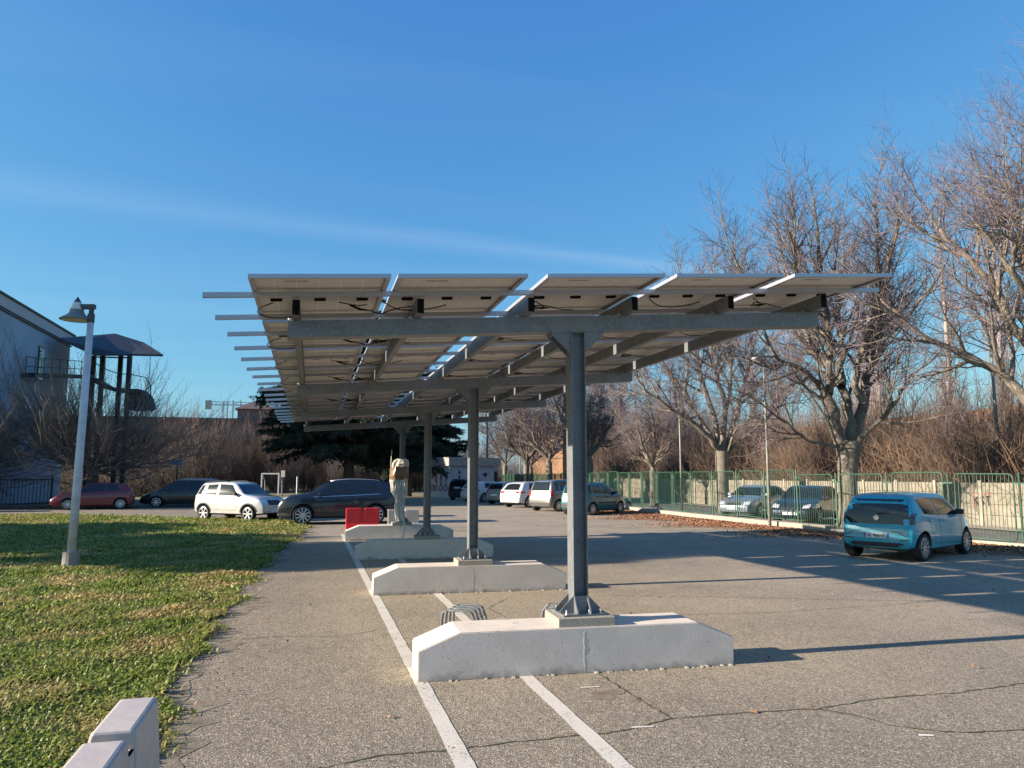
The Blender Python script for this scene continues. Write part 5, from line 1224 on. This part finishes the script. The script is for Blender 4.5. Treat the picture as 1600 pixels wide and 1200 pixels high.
# T0: trunk just right of the frame
g = Grow(37); D = 19.6; t0_ = at(1690, 850, D); t0_.z = 0
g.tr.tube(smooth_pts([t0_+Vector((0, 0, -.1)), at(1690, 790, D), at(1688, 720, D), at(1684, 670, D)], 2), [.5, .42, .38, .36, .36, .36], 14, cap=False)
limbs_from_px(g, [
  ([(1680, 690), (1640, 650), (1600, 621), (1574, 591), (1536, 569), (1480, 542), (1412, 501), (1375, 464)], .21, .03, 1.0),
  ([(1684, 690), (1650, 600), (1610, 540), (1575, 500), (1552, 450), (1515, 405), (1470, 360), (1450, 330)], .22, .03, 1.5),
  ([(1575, 500), (1560, 440), (1567, 400), (1560, 330)], .10, .02, 0.5),
  ([(1686, 690), (1670, 590), (1640, 500), (1612, 440), (1590, 350), (1575, 280)], .22, .03, 2.5),
  ([(1640, 500), (1600, 460), (1580, 420), (1590, 380), (1560, 350)], .10, .02, -1.5),
  ([(1690, 690), (1700, 560), (1690, 430), (1660, 320), (1640, 220)], .24, .03, 0),
  ([(1670, 420), (1630, 330), (1615, 250)], .1, .02, -2),
  ([(1695, 690), (1760, 560), (1800, 430), (1820, 300)], .2, .03, 1)], D, PLANE)
tree_obj(g, 'bare_tree', 'large bare tree whose limbs reach in from beyond the right edge', t0_)
# generic vase tree for the farther ones
def vase(seed, cfg=PLANE, H=12.5, nl=8, r=.3, fork=3.0, spread=.5):
    g = Grow(seed); g.tr.tube([(0, 0, -.1), (0, 0, .3), (.05, 0, fork*.6), (0, 0, fork)], [r*1.3, r*1.05, r*.95, r], 12, cap=False)
    for k in range(nl):
        a = 2*math.pi*k/nl+g.r.uniform(-.3, .3); sp_ = spread*g.r.uniform(.5, 1.3); pts = [Vector((0, 0, fork-0.15))]; p = Vector((math.cos(a)*.1, math.sin(a)*.1, fork+.3))
        d = Vector((math.cos(a)*sp_*1.5, math.sin(a)*sp_*1.5, 1)).normalized(); Lh = (H-2.2-fork)
        for q in range(5):
            pts.append(p.copy()); p = p+d*(Lh/4.6)*g.r.uniform(.85, 1.1); d = (d+g.rv(.18)+Vector((0, 0, .22))).normalized()
        g.limb(pts, r*.5, .03, cfg)
    return g
g = vase(51); v0 = tree_obj(g, 'bare_tree', 'bare tree seen just right of the front column, behind the teal car', (0, 0, 0)); v0.location = (19.75, 52.7, 0); v0.rotation_euler = (0, 0, 1.0)
g = vase(67, nl=7, r=.28, spread=.6); v1 = tree_obj(g, 'bare_tree', 'bare tree left of the front column, behind the grey compact van', (0, 0, 0)); v1.location = (19.9, 63.0, 0)
def again(src, x, y, rz, s, label, group=TREEG):
    c = copy_tree(src); c.location = (x, y, 0); c.rotation_euler = (0, 0, rz); c.scale = (s, s, s); c['label'] = label; c['group'] = group; return c
again(v0, 21.0, 74.0, 2.2, 1.0, 'bare tree behind the graffiti hut, right of its lamp post')
again(v1, 21.8, 86.0, 4.0, 1.0, 'farthest bare tree of the street row, rising over the graffiti hut')
again(v1, 20.5, 43.5, 1.1, .72, 'slender bare tree between the two largest gaps of the street row')
# distant street row behind the wall
for k, (x, y, s) in enumerate([(29, 100, 1.0), (36, 78, .95), (40, 96, 1.05), (33, 62, .8)]):
    again(v0 if k % 2 else v1, x, y, k*1.3, s, ['far bare tree beyond the wall, third behind the hut', 'bare tree beyond the wall between the two near street trees', 'farthest bare tree beyond the concrete wall', 'shorter bare tree just beyond the concrete wall'][k], 'bare trees beyond the concrete wall')
# poplars: tall narrow, pale
def poplar(seed, H=18.5, r=.26):
    g = Grow(seed); pts = []; p = Vector((0, 0, -.1)); n = 12
    for i in range(n+1): pts.append(p.copy()); p = p+Vector((g.r.uniform(-.06, .06), g.r.uniform(-.06, .06), H/n))
    rr = [r*(1-i/n*.85) for i in range(n+1)]; g.tr.tube(pts, rr, 8, cap=False)
    cfg = {'split': 1, 1: dict(n=5, len=2.4, r=.035, jit=.10, up=.30, tap=.6, sides=4, den=2.2, t0=.15, ang=(15, 35)), 2: dict(n=3, len=1.2, r=.014, jit=.15, up=.3, tap=.5, sides=3, den=2.6, t0=.1, ang=(15, 35)), 3: dict(n=2, len=.6, r=.010, jit=.2, up=.25, tap=.3, sides=3)}
    for k in range(90):
        t = .14+.82*k/90; z = H*t; i = int(t*n); f = t*n-i; q = pts[i].lerp(pts[min(i+1, n)], f); a = g.r.uniform(0, 6.28)
        g.branch(q, Vector((math.cos(a), math.sin(a), 1.5)), 2.6*(1.15-t), .05*(1.2-t), 1, cfg)
    return g
g = poplar(5); p0_ = tree_obj(g, 'poplar', 'pale narrow poplar behind the nearest full tree', (0, 0, 0), M_POPL, mat('poplar_twig', (0.24, 0.19, 0.185), 0.85), 'poplars beyond the wall'); p0_.location = (38.5, 38.5, 0)
for (x, y, s, lb) in ((39.0, 35.0, .95, 'pale poplar with broken top just left of the tall right-hand pole'), (41.5, 32.3, 1.2, 'tall pale poplar at the right edge'), (36.5, 42.5, .85, 'thin poplar left of the pale narrow one'), (40, 47, .9, 'thin poplar seen through the forked limbs of the nearest full tree'), (43, 52, 1.0, 'far poplar behind the left limbs of the nearest full tree'), (38, 56, .8, 'short far poplar above the parked saloon'), (42, 66, .9, 'far poplar right of the slim pole')):
    again(p0_, x, y, x, s, lb, 'poplars beyond the wall')

# bare shrubs: many thin upright stems
def shrub(seed, H=4.2, n=26, spread=.55, mt=None, dens=1.0):
    g = Grow(seed)
    cfg = {'split': 1, 1: dict(n=5, len=3, r=.022, jit=.12, up=.10, tap=.7, sides=4, den=3.2*dens, t0=.12, ang=(18, 45)), 2: dict(n=3, len=1.15, r=.011, jit=.18, up=.10, tap=.5, sides=3, den=4.5*dens, t0=.1, ang=(20, 50)), 3: dict(n=2, len=.5, r=.008, jit=.25, up=.06, tap=.3, sides=3)}
    for k in range(n):
        a = g.r.uniform(0, 6.28); s_ = g.r.random()**.6*spread; rr = g.r.random()**.5*.5
        g.branch(Vector((math.cos(a)*rr, math.sin(a)*rr, -.05)), Vector((math.cos(a)*s_, math.sin(a)*s_, 1)), H*g.r.uniform(.55, 1.0), .03, 1, cfg)
    return g
SG = 'bare brown shrubs beyond the concrete wall'; SL = 'bare brown shrub in the thicket beyond the concrete wall'
sh = []
for sd in (3, 14, 25):
    g = shrub(sd, 4.6, 26); q = tree_obj(g, 'bare_shrub', SL, (0, 0, 0), M_SHRUB, M_SHRUB, SG, 'shrub', 'twigs'); sh.append(q)
rs = random.Random(77); used = set(); k = 0
def put_shrub(x, y, s, label, group, i=None):
    global k
    i = rs.randrange(3) if i is None else i
    c = sh[i] if i not in used else copy_tree(sh[i]); used.add(i)
    c.location = (x, y, 0); c.rotation_euler = (0, 0, rs.uniform(0, 6.28)); c.scale = (s, s, s*rs.uniform(.9, 1.1)); c['label'] = label; c['group'] = group
for row, (off, s0) in enumerate(((1.8, .85), (4.5, 1.0), (8.0, 1.25), (12.5, 1.5))):
    y = 12+row
    while y < 95:
        put_shrub(wallx(y)+off+rs.uniform(-.6, .9), y, s0*rs.uniform(.8, 1.15), SL, SG); y += 2.1+row*0.5+y*0.010
# reddish shrubs and young trees on the left, behind the field
FG = 'bare reddish shrubs behind the football field'; FL = 'bare reddish shrub in the row behind the football field'
for q in range(26):
    x = -34+q*1.75+rs.uniform(-.8, .8); put_shrub(x, 88+rs.uniform(-4, 7), rs.uniform(1.3, 2.0) if 8 < q < 20 else rs.uniform(1.1, 1.6), FL, FG)
for q in range(10): put_shrub(7+q*1.5, 92+rs.uniform(-3, 3), rs.uniform(1.0, 1.4), 'bare shrub behind the graffiti hut', 'bare shrubs behind the graffiti hut')
# low thicket masses that read as one
def thicket(name, pts, n, H, seed, m, wid=2.0):
    r_ = np.random.RandomState(seed); P_ = np.array(pts, float); seg_ = np.linalg.norm(np.diff(P_, axis=0), axis=1); cum = np.r_[0, np.cumsum(seg_)]
    t = r_.rand(n)*cum[-1]; x = np.interp(t, cum, P_[:, 0])+r_.normal(0, wid, n)*.6; y = np.interp(t, cum, P_[:, 1])+r_.normal(0, wid, n)*.6
    L_ = r_.uniform(.6, 1.8, n); z = r_.rand(n)**1.25*H*(0.75+.3*np.sin(t*.9+1)+.15*np.sin(t*2.3)); az = r_.rand(n)*6.28; el = r_.uniform(.3, 1.45, n)
    d = np.stack([np.cos(az)*np.cos(el), np.sin(az)*np.cos(el), np.sin(el)], 1)*L_[:, None]; a = np.stack([x, y, z], 1); b = a+d
    w = np.stack([-np.sin(az), np.cos(az), np.zeros(n)], 1)*r_.uniform(.006, .016, n)[:, None]; w2 = np.cross(d, w); w2 /= (np.linalg.norm(w2, axis=1)[:, None]+1e-9); w2 *= 0.012
    V = np.stack([a-w, a+w, a+w2*1.5, b], 1).reshape(-1, 3); i4 = np.arange(n)*4
    F = np.concatenate([np.stack([i4, i4+1, i4+3], 1), np.stack([i4+1, i4+2, i4+3], 1), np.stack([i4+2, i4, i4+3], 1)])
    o = np_mesh(name, V, F, m); o['kind'] = 'stuff'; return o
M_BRUSH = mat('brush_stem', (0.215, 0.14, 0.088), 0.9, c2=(0.10, 0.066, 0.045), scale=0.5)
thicket('brushwood', [(wallx(y)+3.2, y) for y in range(8, 96, 4)], 60000, 3.6, 5, M_BRUSH, 2.4)
thicket('brushwood', [(wallx(y)+9.5, y) for y in range(12, 100, 4)], 60000, 5.4, 6, M_BRUSH, 3.8)
thicket('brushwood', [(-40, 96), (-20, 97), (5, 97), (30, 104)], 60000, 4.6, 7, M_SHRUB, 3.5)
thicket('brushwood', [(-24, 80), (-16, 74), (-11, 73)], 9000, 3.0, 8, M_DBARK, 1.5)

# mulberry-like bush at the left with long whips
def whipbush(seed, H=9.2, n=14):
    g = Grow(seed); g.tr.tube([(0, 0, -.1), (0, 0, .4), (.1, 0, 1.4), (0, 0, 2.3)], [.42, .33, .28, .3], 12, cap=False)
    cfg = {'split': 1, 0: dict(den=3.6, t0=.1, ang=(25, 85)), 1: dict(n=7, len=4.0, r=.034, jit=.16, up=.12, tap=.7, sides=5, den=2.4, t0=.15, ang=(15, 45)), 2: dict(n=4, len=1.7, r=.016, jit=.16, up=.10, tap=.5, sides=3, den=3.0, t0=.2, ang=(18, 50)), 3: dict(n=2, len=.7, r=.011, jit=.25, up=.05, tap=.3, sides=3)}
    for k in range(n):
        a = 2*math.pi*k/n+g.r.uniform(-.2, .2); d = Vector((math.cos(a), math.sin(a), g.r.uniform(.1, 1.1))).normalized(); p = Vector((0, 0, 2.0+g.r.uniform(-.3, .3))); pts = [p.copy()]
        for q in range(3): p = p+d*g.r.uniform(.7, 1.1); pts.append(p.copy()); d = (d+g.rv(.3)+Vector((0, 0, .1))).normalized()
        g.limb(pts, .13, .05, cfg)
    return g
g = whipbush(8); wb = tree_obj(g, 'bare_bush', 'wide bare bush tree with long upright whips behind the red hatchback', (0, 0, 0), M_WHIP, M_WHIP, 'pollarded bush trees at the left', 'tree'); wb.location = (-12.8, 50.6, 0); wb.scale = (1.2, 1.2, 1.12)
again(wb, -19.0, 48.6, 2.0, .9, 'bare bush tree in front of the pale blue wall at the left edge', 'pollarded bush trees at the left')

# ------------------------------------------------------------------ cedars
def cedar_mesh(seed=2, H=13.0, Rm=7.0):
    r_ = random.Random(seed); nr = np.random.RandomState(seed); tr = MB()
    tr.tube([(0, 0, -.1), (0, 0, 1), (0, 0, H*.5), (0, 0, H*.97)], [.42, .36, .24, .04], 10, cap=False); Q = []
    z = 2.7
    while z < H*.97:
        t = (z-2.7)/(H-2.7); nb = 11 if t < .8 else 6; Lmax = Rm*(1-t)**.48*(1.0 if z > 3 else .85)
        for k in range(nb):
            a = r_.uniform(0, 6.28); L_ = Lmax*r_.uniform(.6, 1.05); p = Vector((0, 0, z+r_.uniform(-.45, .45))); d = Vector((math.cos(a), math.sin(a), r_.uniform(.1, .6))); pts = [p.copy()]; n = 7
            for q in range(n): p = p+d.normalized()*(L_/n); d.z -= .075; pts.append(p.copy())
            tr.tube(pts, [.07*(1-q/n)+.012 for q in range(n+1)], 5, cap=False)
            for q in range(int(L_*17)):
                f = (q+.5)/(L_*17); f = .14+f*.86; x = f*n; i = min(int(x), n-1); c = pts[i].lerp(pts[i+1], x-i); side = r_.choice((-1, 1)); fd = Vector((-math.sin(a), math.cos(a), 0))*side
                sl_ = r_.uniform(.3, 1.0)*(1.15-f*.6)*min(1.4, L_*.24); Q.append((c, (fd+Vector((math.cos(a), math.sin(a), 0))*r_.uniform(.2, .9)+Vector((0, 0, r_.uniform(-1.1, .25)))).normalized(), sl_))
        z += r_.uniform(.30, .44)
    V = []; 
    for c, d, L_ in Q:
        m = max(3, int(L_*13)); 
        for i in range(m):
            f = (i+.5)/m; b = c+d*(L_*f)
            for _ in range(3):
                e = Vector((nr.normal(), nr.normal(), nr.normal()*.9)).normalized()*nr.uniform(.12, .30); w = e.cross(Vector((nr.normal(), nr.normal(), nr.normal()))).normalized()*nr.uniform(.018, .042); V += [b-w, b+w, b+e]
    V = np.array([tuple(v) for v in V]); F = np.arange(len(V)).reshape(-1, 3); return tr, V, F
tr_, V_, F_ = cedar_mesh()
ce = empty('cedar', (2.4, 52.0, 0), 0, 'dark spreading cedar behind the charcoal SUV, left part of its crown clear of the canopy', 'tree', 'dark cedars')
tr_.build('trunk', M_DBARK, ce, fix=False, smooth=True); np_mesh('crown', V_, F_, M_CEDAR, ce); ce.scale = (1.08, 1.08, 1.12)
def ced(x, y, s, sz, rz, lb):
    c = copy_tree(ce); c.location = (x, y, 0); c.scale = (s, s, sz); c.rotation_euler = (0, 0, rz); c['label'] = lb; c['group'] = 'dark cedars'; return c
ced(8.3, 68.0, .95, .9, 2.1, 'dark cedar rising behind the graffiti hut')
# broad evergreen oaks left of the view: they throw the long shadows over lawn and car park
def oak_mesh():
    nr = np.random.RandomState(8); N = 16000; d = nr.normal(size=(N, 3)); d /= np.linalg.norm(d, axis=1)[:, None]
    bumps = 1+.13*np.sin(d[:, 0]*7+1)*np.sin(d[:, 1]*6)+.10*np.sin(d[:, 2]*9+d[:, 0]*4); c = d*(nr.rand(N)**.22*bumps)[:, None]
    a = nr.normal(size=(N, 3)); a /= np.linalg.norm(a, axis=1)[:, None]; b = np.cross(a, nr.normal(size=(N, 3))); b /= np.linalg.norm(b, axis=1)[:, None]
    sz = nr.uniform(.025, .06, N)[:, None]; V = np.stack([c-a*sz, c-b*sz*.7, c+a*sz, c+b*sz*.7], 1).reshape(-1, 3); i4 = np.arange(N)*4
    return V, np.stack([i4, i4+1, i4+2, i4+3], 1)
V_, F_ = oak_mesh(); crown0 = None
for (x, y, z, rx, ry, rz_, lb) in ((-27, 18.8, 10.7, 3.0, 3.3, 3.2, 'tallest evergreen oak left of the view, its shadow reaching under the canopy'), (-30, 22.8, 6.2, 3.6, 3.5, 3.9, 'broad evergreen oak left of the view shading the middle of the lawn'), (-29, 28.4, 4.8, 3.6, 4.2, 3.7, 'evergreen oak left of the view nearest the long building')):
    o = empty('evergreen_oak', (x, y, 0), 0, lb, 'tree', 'evergreen oaks left of the lawn')
    t_ = MB(); t_.tube([(0, 0, -.1), (0, 0, z*.5), (.2, 0, z)], [.4, .3, .12], 9); t_.build('trunk', M_DBARK, o, smooth=True)
    if crown0 is None: crown0 = np_mesh('crown', V_, F_, M_CEDAR, o); c = crown0
    else: c = inst(crown0, 'crown', o)
    c.location = (0, 0, z); c.scale = (rx, ry, rz_)

# ------------------------------------------------------------------ grass on the lawn
def grass():
    nr = np.random.RandomState(12); N = 420000
    # sample ground distance so that density falls off away from the camera
    y = 2.3+(nr.rand(N)**2.0)*38; x = lawn_edge(y)-0.02-(nr.rand(N)**1.1)*(2.2+y*.46)
    jag = nr.normal(0, .05, N)+.05*np.sin(y*9)+.09*np.sin(y*3.1+2); x = x+np.where(nr.rand(N) < .25, jag+.05, 0)
    keep = y < np.interp(x, [-45, -14.3, -4.9, -1.13, 0], [62, 41.6, 35.2, 32.9, 30])+nr.normal(0, .15, N)
    cl = np.sin(x*3.1+np.sin(y*2.1)*2)*np.sin(y*2.7+np.sin(x*1.7)*2)   # clumps
    keep &= (nr.rand(N) < .62+.38*cl+.25); keep &= ~((np.abs(x+4.59) < .17) & (np.abs(y-17.11) < .17))
    x, y, cl = x[keep], y[keep], cl[keep]; n = len(x); sc = np.clip(.75+y*.075, .8, 3.2)
    hgt = nr.uniform(.010, .042, n)*(1+.8*np.maximum(cl, 0))*sc**.8; wid = nr.uniform(.003, .010, n)*sc; az = nr.rand(n)*6.283; lean = nr.uniform(.3, 1.4, n)
    dx_, dy_ = np.cos(az), np.sin(az); b = np.stack([x, y, np.full(n, .004)], 1); s_ = np.stack([-dy_, dx_, np.zeros(n)], 1)*wid[:, None]
    mid = b+np.stack([dx_*hgt*lean*.35, dy_*hgt*lean*.35, hgt*.65], 1); tip = b+np.stack([dx_*hgt*lean, dy_*hgt*lean, hgt*nr.uniform(.5, 1.1, n)], 1)
    V = np.stack([b-s_*.6, b+s_*.6, mid+s_, mid-s_, tip], 1).reshape(-1, 3); i5 = np.arange(n)*5
    F = np.concatenate([np.stack([i5, i5+1, i5+2], 1), np.stack([i5, i5+2, i5+3], 1), np.stack([i5+3, i5+2, i5+4], 1)])
    m = bpy.data.materials.new('grass_blades'); m.use_nodes = True; t = m.node_tree; bs = t.nodes['Principled BSDF']; bs.inputs['Roughness'].default_value = .55
    ge = t.nodes.new('ShaderNodeNewGeometry'); mx1 = t.nodes.new('ShaderNodeMixRGB'); mx1.inputs[1].default_value = (.11, .175, .02, 1); mx1.inputs[2].default_value = (.31, .34, .07, 1)
    t.links.new(ge.outputs['Random Per Island'], mx1.inputs[0])
    no = t.nodes.new('ShaderNodeTexNoise'); no.inputs['Scale'].default_value = .9; no.inputs['Detail'].default_value = 6; t.links.new(ge.outputs['Position'], no.inputs['Vector'])
    mr = t.nodes.new('ShaderNodeMapRange'); mr.inputs[1].default_value = .46; mr.inputs[2].default_value = .68; t.links.new(no.outputs['Fac'], mr.inputs[0])
    mx2 = t.nodes.new('ShaderNodeMixRGB'); mx2.inputs[2].default_value = (.48, .36, .15, 1); t.links.new(mx1.outputs[0], mx2.inputs[1]); t.links.new(mr.outputs[0], mx2.inputs[0])
    t.links.new(mx2.outputs[0], bs.inputs['Base Color'])
    tl = t.nodes.new('ShaderNodeBsdfTranslucent'); t.links.new(mx2.outputs[0], tl.inputs[0]); ms = t.nodes.new('ShaderNodeMixShader'); ms.inputs[0].default_value = .35
    ou = t.nodes['Material Output']; t.links.new(bs.outputs[0], ms.inputs[1]); t.links.new(tl.outputs[0], ms.inputs[2]); t.links.new(ms.outputs[0], ou.inputs[0])
    o = np_mesh('grass', V, F, m); o['kind'] = 'stuff'
grass()
# dead leaves: litter along the fence kerb, and strewn leaves on the far left verge
def litter(name, x, y, seed, size=(.016, .045)):
    nr = np.random.RandomState(seed); n = len(x); s_ = nr.uniform(size[0], size[1], n); az = nr.rand(n)*6.283; til = nr.normal(0, .35, n)
    ux = np.stack([np.cos(az), np.sin(az), til], 1)*s_[:, None]; uy = np.stack([-np.sin(az), np.cos(az), nr.normal(0, .35, n)], 1)*s_[:, None]*.7
    c = np.stack([x, y, .012+np.abs(til)*s_*.6+nr.rand(n)*.02], 1)
    V = np.stack([c-ux, c-uy*.8+np.array([0, 0, .004]), c+ux, c+uy+np.array([0, 0, .008])], 1).reshape(-1, 3); V[:, 2] = np.maximum(V[:, 2], .006); i4 = np.arange(n)*4
    o = np_mesh(name, V, np.stack([i4, i4+1, i4+2, i4+3], 1), M_LEAF); o['kind'] = 'stuff'; return o
nr = np.random.RandomState(3); n = 60000; y = nr.uniform(12, 44, n); fxa = np.interp(y, [p[0] for p in fenceline], [p[1] for p in fenceline]); wdt = np.interp(y, [12, 17, 22, 30, 44], [3.6, 3.2, 3.6, 4.4, 3.0])
x = fxa-.34-np.abs(nr.normal(0, .42, n))*wdt*(.75+.3*np.sin(y*1.3)+.15*np.sin(y*4.1)); litter('leaf_litter', x, y, 4)
n = 5000; x = nr.uniform(-24, -9.6, n); y = 46.9-(x+15)*.10+1.1+nr.normal(0, .35, n)+np.abs(nr.normal(0, .5, n)); litter('leaf_litter', x, y, 6, (.04, .09))
n = 260; litter('scattered_leaves', nr.uniform(-.7, 16, n), nr.uniform(5, 30, n), 9, (.012, .028))
n = 900; y = nr.uniform(2.5, 30, n); litter('scattered_leaves', lawn_edge(y)+nr.normal(-.2, .5, n), y, 10, (.010, .022))
# tufts along the ragged lawn border
def leaf_thing(loc, rz, s, m, label, cat='leaf'):
    mb = MB(); pts = [(0, -1), (.3, -.5), (.8, -.55), (.55, -.1), (1, .3), (.45, .35), (0, 1), (-.45, .4), (-.95, .35), (-.55, -.1), (-.8, -.5), (-.3, -.5)]
    mb.add([(a*s, b*s, .006+.3*s*abs(a)) for a, b in pts]+[(0, 0, .006)], [(i, (i+1) % 12, 12) for i in range(12)])
    o = mb.build('leaf' if cat == 'leaf' else 'tissue', m, fix=False); o.location = loc; o.rotation_euler = (0, 0, rz); return tag(o, label, cat)
leaf_thing((3.32, 5.37, .002), .5, .045, M_LEAF, 'single orange dead leaf on the crack right of the front block')
leaf_thing((1.98, 11.86, .002), 2, .05, M_GRAFR, 'small orange red scrap at the foot of the second block')
mb = MB(); blob(mb, [(0, .07, .05, 0), (.03, .085, .06, 0), (.06, .06, .04, .01), (.075, .02, .02, 0)], 9, 4, .06); o = mb.build('tissue', M_TISSUE); o.location = (3.15, 11.98, 0); tag(o, 'crumpled white tissue at the foot of the second block', 'litter')
mb = MB(); mb.tube([(0, 0, .008), (.09, -.03, .008)], .004, 6); o = mb.build('straw', M_TISSUE); o.location = (4.15, 4.62, 0); tag(o, 'thin white stick on the asphalt at the lower right', 'litter')
